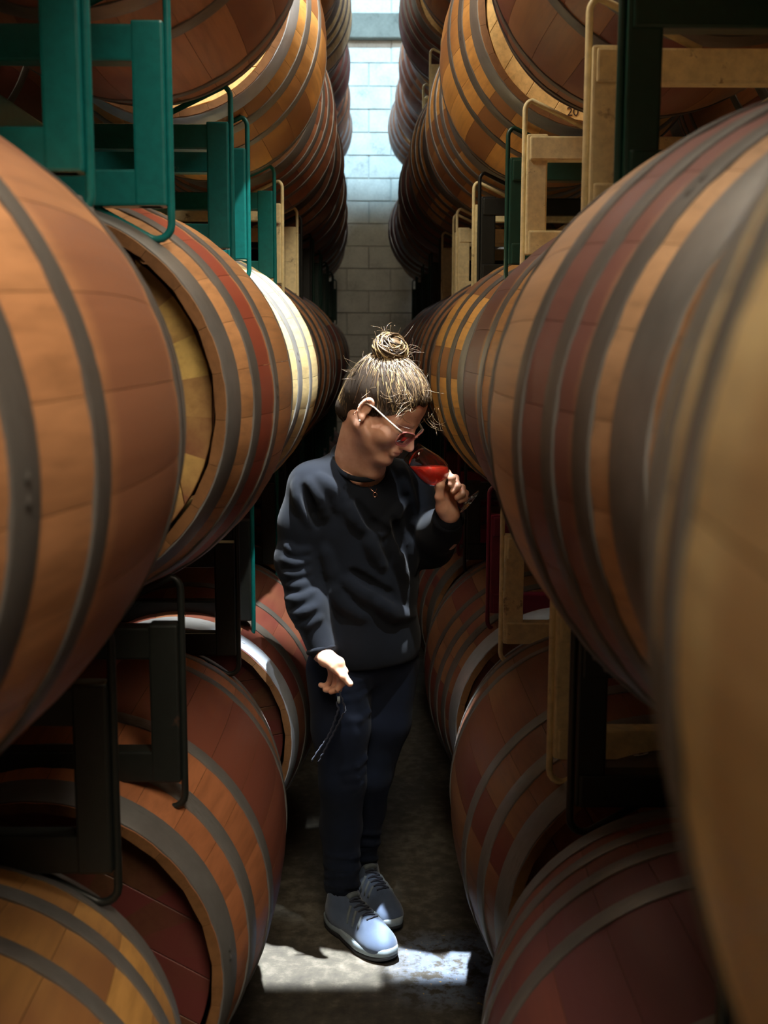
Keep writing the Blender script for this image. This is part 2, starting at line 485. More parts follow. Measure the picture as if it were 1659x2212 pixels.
CN = {'orange': 'orange-brown', 'redstripe': 'tan red-striped', 'cream': 'pale cream new', 'redbrown': 'red-brown', 'pale': 'pale straw-coloured',
      'purple': 'tan purple-stained', 'burgstripe': 'tan burgundy-striped', 'golden': 'golden', 'pinktan': 'pinkish tan', 'brown': 'brown',
      'burgundy': 'dark burgundy-stained', 'darkbrown': 'dark brown', 'rust': 'rusty brown', 'umber': 'umber brown'}
# key: (side, tier, index) -> x, y, wood, head, hoops, hoop count, chime hoop
BL = [
 ('L','M',1,-.551,1.098,'orange','ochre','dark',6,None), ('L','M',2,-.504,2.195,'redstripe','ochre','grey',6,'grey'),
 ('L','M',3,-.503,3.30,'cream','light','bright',6,'bright'), ('L','M',4,-.495,4.40,'orange','brown','dark',8,None),
 ('L','M',5,-.476,5.50,'brown','brown','dark',6,None), ('L','M',6,-.50,6.55,'brown','brown','dark',6,None),
 ('R','M',0,.43,.105,'pale','light','grey',7,None), ('R','M',1,.493,1.325,'purple','brown','dark',8,'grey'),
 ('R','M',2,.536,2.303,'burgstripe','brown','grey',6,None), ('R','M',3,.522,3.39,'golden','brown','dark',6,'grey'),
 ('R','M',4,.515,4.45,'orange','brown','dark',8,None), ('R','M',5,.505,5.50,'brown','brown','dark',8,None), ('R','M',6,.49,6.55,'redbrown','brown','dark',8,None),
 ('L','B',1,-.557,1.045,'golden','brown','grey',6,None), ('L','B',2,-.522,2.175,'rust','dark','grey',6,'grey'),
 ('L','B',3,-.490,3.28,'darkbrown','dark','dark',6,'bright'), ('L','B',4,-.50,4.40,'darkbrown','dark','dark',6,None),
 ('R','B',1,.478,1.2,'burgundy','dark','grey',8,None), ('R','B',2,.52,2.325,'umber','brown','grey',6,'grey'),
 ('R','B',3,.511,3.39,'umber','brown','dark',8,'bright'), ('R','B',4,.50,4.45,'umber','brown','dark',6,None),
 ('L','T',1,-.53,1.05,'redbrown','brown','dark',6,None), ('L','T',2,-.462,2.158,'pinktan','brown','grey',6,'bright'),
 ('L','T',3,-.473,3.26,'golden','light','grey',6,'bright'), ('L','T',4,-.478,4.35,'redbrown','brown','grey',8,None),
 ('L','T',5,-.474,5.40,'pinktan','brown','dark',6,None), ('L','T',6,-.484,6.40,'brown','brown','grey',6,None),
 ('L','T',7,-.50,7.42,'brown','brown','grey',6,None), ('L','T',8,-.52,8.45,'brown','brown','bright',6,None),
 ('R','T',1,.56,1.2,'pinktan','light','grey',6,None), ('R','T',2,.57,2.285,'brown','light','dark',6,None),
 ('R','T',3,.541,3.38,'golden','light','dark',6,'grey'), ('R','T',4,.545,4.36,'golden','light','grey',8,None),
 ('R','T',5,.512,5.33,'golden','light','dark',8,None), ('R','T',6,.487,6.32,'burgundy','light','dark',6,None),
 ('R','T',7,.50,7.40,'brown','light','grey',6,None), ('R','T',8,.463,8.45,'darkbrown','brown','bright',6,None),
 ('L','Q',4,-.47,4.30,'brown','light','grey',6,None), ('L','Q',5,-.46,5.30,'golden','light','grey',6,None),
 ('L','Q',6,-.455,6.30,'cream','light','grey',8,None), ('L','Q',7,-.482,7.40,'burgundy','light','grey',6,None),
 ('L','Q',8,-.50,8.45,'pinktan','light','grey',6,None), ('L','Q',9,-.504,9.50,'pinktan','light','bright',6,None),
 ('R','Q',4,.55,4.30,'brown','light','grey',6,None), ('R','Q',5,.53,5.30,'golden','light','grey',6,None),
 ('R','Q',6,.487,6.30,'burgundy','light','grey',8,None), ('R','Q',7,.51,7.40,'pinktan','light','bright',6,None),
 ('R','Q',8,.509,8.45,'pinktan','light','bright',6,None), ('R','Q',9,.474,9.50,'pinktan','light','bright',6,None),
 ('L','T',9,-.56,9.50,'brown','brown','grey',6,None), ('R','T',9,.54,9.50,'brown','brown','grey',6,None),
]
SIDE = {'L': 'left', 'R': 'right'}
for i in (7, 8, 9): BL += [('L','M',i,-.53,6.55+(i-6)*1.0,'brown','brown','dark',6,None), ('R','M',i,.53,6.55+(i-6)*1.0,'brown','brown','dark',6,None)]
for i in (5, 6, 7, 8, 9): BL += [('L','B',i,-.52,4.4+(i-4)*1.04,'darkbrown','dark','dark',6,None), ('R','B',i,.52,4.45+(i-4)*1.03,'darkbrown','dark','dark',6,None)]
for s, tr, i, x, y, wk, hk, ok, nh, ch in BL:
    near = (tr == 'B' and i <= 3) or (tr == 'M' and i <= 4) or (tr == 'T' and i <= 4)
    n = ORD[i] if not (s == 'R' and tr == 'M') else ORD[i + 1]
    lab = f"{CN[wk]} oak barrel, {n} from the camera in the {SIDE[s]}-hand {TN[tr]} row"
    if (s, tr, i) == ('R', 'M', 0): lab = 'blurred pale straw-coloured oak wine barrel filling the right edge, nearest of all'
    barrel((s, tr, i), x, y, ZT[tr] + (0.012 if (s, tr, i) == ('R', 'T', 5) else 0), wk, hk, ok, nh, lab, near, ch, f'wine barrels {SIDE[s]} of the aisle')
# second column of each rack, glimpsed in the dark behind the first
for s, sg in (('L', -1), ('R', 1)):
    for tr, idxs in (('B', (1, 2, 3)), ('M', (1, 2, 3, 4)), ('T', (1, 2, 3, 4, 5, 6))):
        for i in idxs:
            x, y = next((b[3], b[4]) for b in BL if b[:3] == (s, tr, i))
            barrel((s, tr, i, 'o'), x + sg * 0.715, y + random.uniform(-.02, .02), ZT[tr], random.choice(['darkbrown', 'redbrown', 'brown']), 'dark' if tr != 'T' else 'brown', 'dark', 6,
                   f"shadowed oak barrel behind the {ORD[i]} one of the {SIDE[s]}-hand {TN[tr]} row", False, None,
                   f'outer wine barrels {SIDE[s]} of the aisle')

# ------------------------------------------------------------------ barrel racks
# one rack carries two barrels; local origin: inner end (aisle side), rack mid-depth, z = 0 at the tier axis; +X runs away from the aisle
RW = 1.12; FD = 0.385
def arc(c, r, a0, a1, n=5): return [(c[0] + r * math.cos(a0 + (a1 - a0) * k / n), c[1] + r * math.sin(a0 + (a1 - a0) * k / n)) for k in range(n + 1)]
def loop_path(floor=False):
    b = -0.652 if not floor else -0.522
    rc = 0.022
    p = [(0.175, -0.348)]
    p += arc((rc, -0.292), rc, PI * 0.62, PI)
    if floor:
        p += arc((rc, b + rc), rc, PI, 1.5 * PI) + [(0.2, b)]
    else:
        p += arc((rc, b + rc), rc, PI, 1.62 * PI) + [(0.165, b + 0.075)]
    return [(x, 0, z) for x, z in p]
LOOP = {fl: tube_mesh('bent_bar', loop_path(fl), 0.0058, 10) for fl in (False, True)}
UPR = {False: box_mesh('upright', (0.004, -0.018, -0.605), (0.050, 0.018, -0.345), 0.004),
       True: box_mesh('upright', (0.004, -0.018, -0.522), (0.050, 0.018, -0.345), 0.004)}
RAIL_U = box_mesh('rail', (0.010, -0.022, -0.402), (RW - 0.010, 0.016, -0.350), 0.004)
RAIL_L = {False: box_mesh('rail', (0.010, -0.022, -0.605), (RW - 0.010, 0.016, -0.553), 0.004),
          True: box_mesh('rail', (0.010, -0.022, -0.505), (RW - 0.010, 0.016, -0.455), 0.004)}
TUBE = box_mesh('fork_tube', (-0.035, -FD + 0.02, -0.55), (0.035, FD - 0.02, -0.405), 0.004)
TUBE_F = box_mesh('fork_tube', (-0.035, -FD + 0.02, -0.455), (0.035, FD - 0.02, -0.405), 0.004)
def rack(s, tr, i, x, y, z, col, colb=None, barc=None):
    """col = front frame colour, colb = rear frame colour when it differs"""
    sg = -1 if s == 'L' else 1
    fl = tr == 'B'
    n = ORD[i] if not (s == 'R' and tr == 'M') else ORD[i + 1]
    t = thing('barrel_rack', f"{col} steel barrel rack under the {n} barrel of the {SIDE[s]}-hand {TN[tr]} row", 'rack', (RX0.get((s, tr, i), RX0.get((s, tr), x - sg * 0.205)), y, 0), f'barrel racks {SIDE[s]} of the aisle')
    t.location.z = 0
    for fy, cc in ((-FD, col), (FD, colb or col)):
        m = PM[cc]
        for e in (0, 1):
            ox, rz = ((0, 0) if sg > 0 else (0, PI)) if e == 0 else ((sg * RW, PI) if sg > 0 else (sg * RW, 0))
            link('bent_bar', LOOP[fl], t, PM[barc] if barc else m, (ox, fy, z), (0, 0, rz))
            link('upright', UPR[fl], t, m, (ox, fy, z), (0, 0, rz))
        rz = 0 if sg > 0 else PI
        link('rail', RAIL_U, t, m, (0, fy, z), (0, 0, rz))
        link('rail', RAIL_L[fl], t, m, (0, fy, z), (0, 0, rz))
    for ox in (0.34, 0.78):
        link('fork_tube', TUBE_F if fl else TUBE, t, PM[col], (sg * ox, 0, z))
RX0 = {('L','T',1): -.336, ('L','T'): -.297, ('R','T'): .338, ('L','M',1): -.34, ('L','M'): -.302, ('R','M'): .306, ('R','M',0): .30, ('R','T',1): .325}
RC = {('L','T',1): 'teal green', ('L','T',2): 'teal green', ('L','T',3): 'teal green', ('L','T',4): 'cream', ('L','T',5): 'black',
      ('R','T',1): 'dark green', ('R','T',2): 'cream', ('R','T',3): 'dark green', ('R','T',4): 'cream', ('R','T',5): 'cream', ('R','T',6): 'black',
      ('R','M',1): 'black', ('R','M',2): 'cream', ('R','M',3): 'burgundy', ('R','M',4): 'burgundy', ('R','M',0): 'black',
      ('L','M',1): 'black', ('L','M',2): 'black', ('L','M',3): 'black', ('L','M',4): 'black',  # third is a teal rack; black paints in the shade on its frame
      ('R','Q',6): 'cream', ('R','Q',7): 'cream', ('R','Q',5): 'cream', ('R','Q',4): 'cream'}
for s, tr, i, x, y, *_ in BL:
    rack(s, tr, i, x, y, ZT[tr], RC.get((s, tr, i), 'dark green'), 'black' if (s, tr, i) in (('R','M',3), ('R','T',3)) else None, 'teal green' if (s, tr, i) == ('L','M',3) else None)  # teal bars show the rack's own paint beside the shade-black frame

# branded numerals on the head of the third barrel of the right-hand third row, sticker on a hoop of the bottom row
def text_mesh(body, size):
    cu = bpy.data.curves.new('lettering', 'FONT'); cu.body = body; cu.size = size; cu.extrude = 0.0004; cu.align_x = 'CENTER'; cu.align_y = 'CENTER'
    o = bpy.data.objects.new('lettering', cu); C.objects.link(o)
    dg = bpy.context.evaluated_depsgraph_get(); me = bpy.data.meshes.new_from_object(o.evaluated_get(dg))
    bpy.data.objects.remove(o, do_unlink=True); return me
M_ink = painted('burnt_brand_ink', srgb(60, 32, 16), 0.0, 0.8)
tb, th_ = barrels[('R', 'T', 3)]
me = text_mesh('20', 0.030)
me.transform(Matrix.Rotation(PI / 2, 4, 'X'))
lt = link('lettering', me, th_, M_ink)
lt.matrix_local = Matrix.Rotation(-th_.rotation_euler[1], 4, 'Y') @ Matrix.Translation((0.488 - 0.541, -0.0008, 2.074 - ZT['T']))
tb, th_ = barrels[('R', 'B', 2)]
ang_ = math.asin(-0.062 / 0.299); rr0 = rad(0.435) + 0.0035
bm = bmesh.new(); bmesh.ops.create_cone(bm, cap_ends=True, segments=32, radius1=0.0125, radius2=0.0125, depth=0.001)
st = link('sticker', bm_mesh('sticker', bm), tb, painted('white_sticker', srgb(205, 205, 200), 0.0, 0.6), (rr0 * math.sin(ang_), -0.432, R + rr0 * math.cos(ang_)), (-0.24, ang_, 0))
bm = bmesh.new()
for (x0, y0, x1, y1) in ((-0.004, 0.001, -0.0005, 0.006), (0.0005, 0.001, 0.004, 0.005), (-0.003, -0.003, 0.003, -0.0005), (-0.005, -0.0062, 0.005, -0.0045)):
    box_bm(bm, (x0, y0, 0.0005), (x1, y1, 0.0009))
link('print', bm_mesh('print', bm), st, M_ink)

# ------------------------------------------------------------------ implicit-surface modelling (person)
class Field:
    """signed distance grid; primitives are blended in locally, surface nets turn it into a mesh"""
    def __init__(s, lo, hi, h):
        s.lo = np.array(lo, float); s.h = h
        s.n = np.ceil((np.array(hi) - s.lo) / h).astype(int) + 1
        s.f = np.full(s.n, 0.08, np.float32)
    def region(s, lo, hi, m):
        i0 = np.maximum(0, np.floor((np.array(lo) - m - s.lo) / s.h).astype(int))
        i1 = np.minimum(s.n, np.ceil((np.array(hi) + m - s.lo) / s.h).astype(int) + 1)
        if (i1 <= i0).any(): return None
        ax = [s.lo[k] + s.h * np.arange(i0[k], i1[k]) for k in range(3)]
        g = np.meshgrid(*ax, indexing='ij')
        return tuple(slice(i0[k], i1[k]) for k in range(3)), g
    def blend(s, sl, d, k, op):
        a = s.f[sl]
        if op == 'add':
            hh = np.clip(k - np.abs(a - d), 0, None) / k
            s.f[sl] = np.minimum(a, d) - hh * hh * k * 0.25
        else:
            d = -d; hh = np.clip(k - np.abs(a - d), 0, None) / k
            s.f[sl] = np.maximum(a, d) + hh * hh * k * 0.25
    def cap(s, a, b, ra, rb=None, k=0.012, op='add'):
        a, b = np.array(a, float), np.array(b, float); rb = ra if rb is None else rb
        r = max(ra, rb)
        q = s.region(np.minimum(a, b) - r, np.maximum(a, b) + r, k + 2 * s.h + (0.02 if op == 'add' else 0.004))
        if q is None: return
        sl, (X, Y, Z) = q
        ab = b - a; L = max(ab @ ab, 1e-12)
        t = np.clip(((X - a[0]) * ab[0] + (Y - a[1]) * ab[1] + (Z - a[2]) * ab[2]) / L, 0, 1)
        d = np.sqrt((X - a[0] - t * ab[0]) ** 2 + (Y - a[1] - t * ab[1]) ** 2 + (Z - a[2] - t * ab[2]) ** 2) - (ra + (rb - ra) * t)
        s.blend(sl, d, k, op)
    def chain(s, pts, rs, k=0.012, op='add'):
        for i in range(len(pts) - 1): s.cap(pts[i], pts[i + 1], rs[i], rs[i + 1], k, op)
    def ell(s, c, r, k=0.012, op='add', M=None):
        c, r = np.array(c, float), np.array(r, float); R_ = r.max()
        q = s.region(c - R_, c + R_, k + 2 * s.h + 0.01)
        if q is None: return
        sl, (X, Y, Z) = q
        X, Y, Z = X - c[0], Y - c[1], Z - c[2]
        if M is not None:   # rows = local axes
            X, Y, Z = (M[i][0] * X + M[i][1] * Y + M[i][2] * Z for i in range(3))
        k0 = np.sqrt((X / r[0]) ** 2 + (Y / r[1]) ** 2 + (Z / r[2]) ** 2)
        k1 = np.sqrt((X / r[0] ** 2) ** 2 + (Y / r[1] ** 2) ** 2 + (Z / r[2] ** 2) ** 2)
        d = np.where(k1 > 1e-6, k0 * (k0 - 1) / np.maximum(k1, 1e-6), -r.min())
        s.blend(sl, d, k, op)
    def plane_cut(s, p, n, k=0.003):
        n = np.array(n, float); n /= np.linalg.norm(n)
        ax = [s.lo[j] + s.h * np.arange(s.n[j]) for j in range(3)]
        d = ((ax[0] - p[0]) * n[0])[:, None, None] + ((ax[1] - p[1]) * n[1])[None, :, None] + ((ax[2] - p[2]) * n[2])[None, None, :]
        s.f = np.maximum(s.f, d.astype(np.float32))
    def front(s, x, z):
        """smallest Y inside the solid at world x, z"""
        i = int(round((x - s.lo[0]) / s.h)); k = int(round((z - s.lo[2]) / s.h))
        if not (0 <= i < s.n[0] and 0 <= k < s.n[2]): return None
        w_ = np.where(s.f[i, :, k] < 0)[0]
        return None if len(w_) == 0 else s.lo[1] + s.h * w_[0]
    def mesh(s):
        f = s.f; n = s.n
        neg = f < 0
        c = np.zeros(n - 1, np.int8)
        for dx in (0, 1):
            for dy in (0, 1):
                for dz in (0, 1):
                    c += neg[dx:n[0] - 1 + dx, dy:n[1] - 1 + dy, dz:n[2] - 1 + dz]
        cells = np.argwhere((c > 0) & (c < 8))
        idx = np.full(n - 1, -1, np.int64); idx[tuple(cells.T)] = np.arange(len(cells))
        acc = np.zeros((len(cells), 3)); cnt = np.zeros(len(cells))
        cor = [(a, b, d) for a in (0, 1) for b in (0, 1) for d in (0, 1)]
        val = {q: f[cells[:, 0] + q[0], cells[:, 1] + q[1], cells[:, 2] + q[2]] for q in cor}
        for q in cor:
            for ax in range(3):
                if q[ax]: continue
                p = list(q); p[ax] = 1; p = tuple(p)
                v0, v1 = val[q], val[p]; m = (v0 < 0) != (v1 < 0)
                t = np.where(m, v0 / np.where(m, v0 - v1, 1), 0)
                pos = np.tile(np.array(q, float), (len(cells), 1)); pos[:, ax] += t
                acc[m] += pos[m]; cnt[m] += 1
        V = s.lo + s.h * (cells + acc / cnt[:, None])
        F = []
        for ax in range(3):
            o = [k for k in range(3) if k != ax]
            sl0 = [slice(1, n[k] - 1) for k in range(3)]; sl1 = list(sl0)
            sl0[ax] = slice(0, n[ax] - 1); sl1[ax] = slice(1, n[ax])
            a, b = neg[tuple(sl0)], neg[tuple(sl1)]
            e = np.argwhere(a != b)
            if len(e) == 0: continue
            flip = a[tuple(e.T)]
            base = e.copy()
            for k in o: base[:, k] += 1
            def at(d0, d1):
                q = base.copy(); q[:, o[0]] -= d0; q[:, o[1]] -= d1
                return idx[q[:, 0], q[:, 1], q[:, 2]]
            quad = np.stack([at(1, 1), at(0, 1), at(0, 0), at(1, 0)], 1)
            if ax == 1: flip = ~flip
            quad[~flip] = quad[~flip][:, ::-1]
            F.append(quad)
        return V, np.concatenate(F)
def np_mesh(name, V, F, smooth_it=0):
    if smooth_it:
        E = np.concatenate([F[:, [0, 1]], F[:, [1, 2]], F[:, [2, 3]], F[:, [3, 0]]])
        for _ in range(smooth_it):
            acc = np.zeros_like(V); cnt = np.zeros(len(V))
            for k in (0, 1):
                np.add.at(acc, E[:, k], V[E[:, 1 - k]]); np.add.at(cnt, E[:, k], 1)
            V = V * 0.5 + 0.5 * acc / np.maximum(cnt, 1)[:, None]
    return V, F
def to_me(name, parts):
    vs_, fs, b = [], [], 0
    for V, F in parts:
        vs_.append(V); fs.append(F + b); b += len(V)
    V = np.concatenate(vs_); F = np.concatenate(fs)
    me = bpy.data.meshes.new(name)
    me.vertices.add(len(V)); me.vertices.foreach_set('co', V.astype(np.float32).ravel())
    me.loops.add(F.size); me.loops.foreach_set('vertex_index', F.astype(np.int32).ravel())
    me.polygons.add(len(F)); me.polygons.foreach_set('loop_start', np.arange(0, F.size, 4, dtype=np.int32))
    me.update(calc_edges=True); me.validate()
    me.polygons.foreach_set('use_smooth', [True] * len(me.polygons))
    return me

# ------------------------------------------------------------------ materials for the person
def skin_mat():
    t = NT('skin')
    tc = t.n('ShaderNodeTexCoord').outputs['Object']
    a = t.noise(tc, 30, 4, 0.6); b = t.noise(tc, 400, 2, 0.5)
    col = t.ramp(a, [(0.3, srgb(206, 150, 122)), (0.7, srgb(228, 178, 150))])
    t.set(Base_Color=col, Roughness=0.48, Subsurface_Weight=0.15, Subsurface_Radius=(0.012, 0.005, 0.003), Subsurface_Scale=0.6)
    t.bump(b, 0.08, 0.0006); return t.m
def cloth(name, c, rough=0.85, weave=900, sheen=0.3, bump=0.25, var=0.3):
    t = NT(name)
    tc = t.n('ShaderNodeTexCoord').outputs['Object']
    a = t.noise(tc, 14, 4, 0.6); b = t.noise(tc, weave, 2, 0.5)
    col = t.ramp(a, [(0.3, sc(c, 1 - var)), (0.7, sc(c, 1 + var))])
    t.set(Base_Color=col, Roughness=rough, Sheen_Weight=sheen, Sheen_Roughness=0.5, Specular_IOR_Level=0.2)
    t.bump(t.math('MULTIPLY_ADD', a, 0.3, b), bump, 0.001); return t.m
def plain(name, c, rough=0.4, metal=0.0, **kw):
    t = NT(name)
    tc = t.n('ShaderNodeTexCoord').outputs['Object']
    a = t.noise(tc, 120, 3, 0.6)
    t.set(Base_Color=t.ramp(a, [(0.3, sc(c, 0.9)), (0.7, sc(c, 1.08))]), Roughness=rough, Metallic=metal, **kw); return t.m
M_skin = skin_mat()
M_lip = plain('lip_skin', srgb(196, 106, 98), 0.4)
M_sweater = cloth('black_sweatshirt_fleece', (0.0036, 0.0052, 0.0092), 0.9, 1100, 0.05)
M_jeans = cloth('dark_indigo_denim', (0.0032, 0.0062, 0.016), 0.85, 1500, 0.03)
M_shoe = cloth('blue_grey_knit', srgb(66, 78, 98), 0.8, 1400, 0.2)
M_shoe2 = cloth('grey_shoe_overlay', srgb(92, 100, 104), 0.6, 500, 0.1)
M_mid = plain('pale_midsole_foam', srgb(128, 140, 146), 0.6)
M_out = plain('black_outsole_rubber', (0.012, 0.012, 0.014), 0.6)
M_lace = cloth('dark_lace', (0.02, 0.024, 0.04), 0.8, 2000, 0.1)
M_gold = plain('rose_gold', (0.75, 0.42, 0.30), 0.25, 1.0)
M_pearl = plain('pearl', (0.85, 0.80, 0.70), 0.2)
M_frame = plain('clear_pink_acetate', srgb(206, 128, 120), 0.15, Transmission_Weight=0.25)
M_temple = plain('clear_acetate', srgb(226, 206, 186), 0.15, Transmission_Weight=0.4)
M_lens = plain('tinted_rose_lens', srgb(150, 62, 70), 0.05, Transmission_Weight=0.72)
def hair_mat(name, c0, c1):
    t = NT(name)
    tc = t.n('ShaderNodeTexCoord').outputs['Object']
    a = t.noise(tc, 60, 4, 0.6)
    t.set(Base_Color=t.ramp(a, [(0.3, c0), (0.7, c1)]), Roughness=0.38, Specular_IOR_Level=0.6); return t.m
M_hair = hair_mat('dark_blond_hair', srgb(70, 53, 35), srgb(104, 80, 52))
M_hair_l = hair_mat('blond_highlight_hair', srgb(132, 108, 70), srgb(164, 138, 92))
M_hair_d = hair_mat('brown_hair', srgb(34, 25, 17), srgb(54, 40, 27))
M_scalp = cloth('hair_undercoat', srgb(40, 30, 20), 0.9, 700, 0.0)

# ------------------------------------------------------------------ the person
person = thing('person', 'person in a black sweatshirt and dark jeans, head bowed, nosing a glass of red wine', 'person', (-0.03, 2.88, 0))
PO = Vector(person.location)
def ppart(name, me, mat, parent=None):
    o = link(name, me, parent or person, mat, (0, 0, 0))
    if parent is None: o.location = -PO
    return o
SA = np.array((0.895, 0.446, 0)); DA = np.array((0.446, -0.895, 0)); UA = np.array((0, 0, 1.0))
TM = [SA, DA, UA]
# --- head frame
yw_, pt_ = math.radians(25), math.radians(38)
hF = np.array((math.cos(yw_) * math.cos(pt_), -math.sin(yw_) * math.cos(pt_), -math.sin(pt_)))
hU = np.array((math.cos(yw_) * math.sin(pt_), -math.sin(yw_) * math.sin(pt_), math.cos(pt_)))
hL = np.cross(hU, hF)
hO = np.array((0.022, 2.745, 1.364))
HM = np.stack([hF, hL, hU], 1)            # local -> world columns
def h2w(p): return hO + HM @ np.array(p, float)
def w2h(p): return HM.T @ (np.array(p, float) - hO)
NECK_B = np.array((-0.042, 2.845, 1.215))
fh = Field((-0.135, -0.10, -0.215), (0.145, 0.10, 0.15), 0.0022)
fh.ell((-0.010, 0, 0.040), (0.093, 0.071, 0.084))
fh.ell((0.036, 0, 0.042), (0.054, 0.060, 0.064), 0.02)
fh.ell((0.036, 0, -0.022), (0.052, 0.054, 0.070), 0.025)
for sy in (-1, 1):
    fh.cap((0.004, sy * 0.050, -0.045), (0.066, sy * 0.010, -0.083), 0.017, 0.016, 0.025)
    fh.ell((0.056, sy * 0.036, -0.026), (0.027, 0.023, 0.026), 0.02)
    fh.cap((0.083, sy * 0.012, 0.021), (0.068, sy * 0.043, 0.017), 0.010, 0.009, 0.012)
    fh.ell((0.096, sy * 0.031, 0.003), (0.014, 0.015, 0.011), 0.012, 'sub')
    fh.ell((0.0755, sy * 0.031, 0.001), (0.0125, 0.0135, 0.012), 0.003)
    fh.cap((0.090, sy * 0.022, -0.004), (0.078, sy * 0.042, -0.003), 0.0022, 0.002, 0.003)
    fh.ell((0.101, sy * 0.0105, -0.031), (0.0095, 0.0075, 0.0075), 0.006)
    fh.ell((0.106, sy * 0.0055, -0.0385), (0.004, 0.003, 0.003), 0.002, 'sub')
fh.ell((0.080, 0, -0.086), (0.019, 0.022, 0.017), 0.015)
fh.cap((0.088, 0, 0.016), (0.111, 0, -0.022), 0.0075, 0.009, 0.010)
fh.ell((0.1125, 0, -0.026), (0.0105, 0.0105, 0.0095), 0.006)
fh.ell((0.090, 0, -0.054), (0.012, 0.024, 0.014), 0.012)
fh.cap((0.094, -0.016, -0.051), (0.0985, -0.005, -0.0495), 0.0045, 0.0052, 0.004)
fh.cap((0.0985, 0.005, -0.0495), (0.094, 0.016, -0.051), 0.0052, 0.0045, 0.004)
fh.cap((0.093, -0.013, -0.0605), (0.093, 0.013, -0.0605), 0.0062, 0.0062, 0.005)
fh.chain([(0.094, -0.025, -0.0545), (0.103, 0, -0.0555), (0.094, 0.025, -0.0545)], [0.0016] * 3, 0.003, 'sub')
for sy in (-1, 1):                        # ears: rim, bowl and lobe
    ring = [(-0.004 - 0.0145 * math.sin(a) * (1.0 if math.sin(a) > 0 else 0.7) - 0.10 * 0.012 * math.cos(a), sy * (0.073 + 0.006 * max(0, math.sin(a))), 0.000 + 0.0245 * math.cos(a)) for a in np.linspace(-0.9, 3.4, 12)]
    fh.ell((-0.008, sy * 0.071, 0.0), (0.0145, 0.0045, 0.0235), 0.006)
    fh.chain(ring, [0.0042] * 12, 0.004)
    fh.ell((0.000, sy * 0.074, -0.026), (0.0075, 0.0045, 0.0095), 0.006)
    fh.ell((-0.004, sy * 0.080, -0.004), (0.009, 0.006, 0.014), 0.004, 'sub')
nk = w2h(NECK_B)
fh.cap((-0.022, 0, -0.035), nk, 0.050, 0.056, 0.03)
fh.cap((0.03, 0, -0.07), w2h((0.0, 2.79, 1.22)), 0.030, 0.034, 0.03)
Vh, Fh = fh.mesh(); Vh, Fh = np_mesh('h', Vh, Fh, 2)
Vh_w = hO + Vh @ HM.T
# --- hands
def finger(F_, pts, r0=0.0092, r1=0.0072):
    n = len(pts); rs = [r0 + (r1 - r0) * i / (n - 1) for i in range(n)]
    F_.chain(pts, rs, 0.004)
    for i in range(1, n - 1): F_.ell(pts[i], (rs[i] * 1.06,) * 3, 0.004)
RHAND = dict(wrist=(-0.122, 2.745, 0.776), fore=(-0.142, 2.765, 0.836),
  index=[(-0.076, 2.69, 0.766), (-0.065, 2.687, 0.744), (-0.068, 2.692, 0.716), (-0.08, 2.7, 0.697)],
  middle=[(-0.08, 2.709, 0.756), (-0.073, 2.708, 0.725), (-0.079, 2.712, 0.694), (-0.097, 2.718, 0.685)],
  ring=[(-0.087, 2.727, 0.747), (-0.083, 2.727, 0.715), (-0.093, 2.729, 0.686), (-0.111, 2.731, 0.686)],
  pinky=[(-0.099, 2.743, 0.74), (-0.098, 2.744, 0.71), (-0.11, 2.744, 0.689), (-0.123, 2.743, 0.694)],
  thumb=[(-0.11, 2.712, 0.767), (-0.088, 2.688, 0.754), (-0.066, 2.674, 0.736), (-0.051, 2.67, 0.719)])
LHAND = dict(wrist=(0.184, 2.722, 1.114), fore=(0.184, 2.8, 1.043),
  index=[(0.161, 2.742, 1.181), (0.176, 2.708, 1.215), (0.186, 2.682, 1.207), (0.184, 2.68, 1.192)],
  middle=[(0.17, 2.748, 1.171), (0.195, 2.708, 1.203), (0.199, 2.681, 1.188), (0.189, 2.68, 1.177)],
  ring=[(0.18, 2.75, 1.16), (0.211, 2.712, 1.18), (0.21, 2.684, 1.17), (0.199, 2.682, 1.162)],
  pinky=[(0.189, 2.748, 1.149), (0.22, 2.714, 1.167), (0.217, 2.692, 1.158), (0.206, 2.688, 1.153)],
  thumb=[(0.169, 2.708, 1.133), (0.158, 2.69, 1.162), (0.159, 2.684, 1.19), (0.166, 2.688, 1.208)])
hand_parts = []
nails = []
for Hd in (RHAND, LHAND):
    allp = np.array([p for v in Hd.values() for p in (v if isinstance(v, list) else [v])])
    fd = Field(allp.min(0) - 0.035, allp.max(0) + 0.035, 0.0018)
    w_ = np.array(Hd['wrist'])
    fd.cap(Hd['fore'], w_, 0.027, 0.0225, 0.01)
    for nm in ('index', 'middle', 'ring', 'pinky'):
        m_ = np.array(Hd[nm][0])
        fd.cap(w_ + (m_ - w_) * 0.1, m_, 0.0165, 0.0108, 0.012)
        finger(fd, Hd[nm], 0.0094 if nm != 'pinky' else 0.0082, 0.0074 if nm != 'pinky' else 0.0066)
    tb = Hd['thumb']
    fd.cap(w_, tb[0], 0.018, 0.0165, 0.012); fd.cap(tb[0], tb[1], 0.0165, 0.0112, 0.012); finger(fd, tb[1:], 0.0108, 0.0082)
    fd.cap(tb[0], np.array(Hd['index'][0]) * 0.8 + np.array(tb[1]) * 0.2, 0.010, 0.010, 0.012)
    V, F = fd.mesh(); hand_parts.append(np_mesh('hd', V, F, 2))
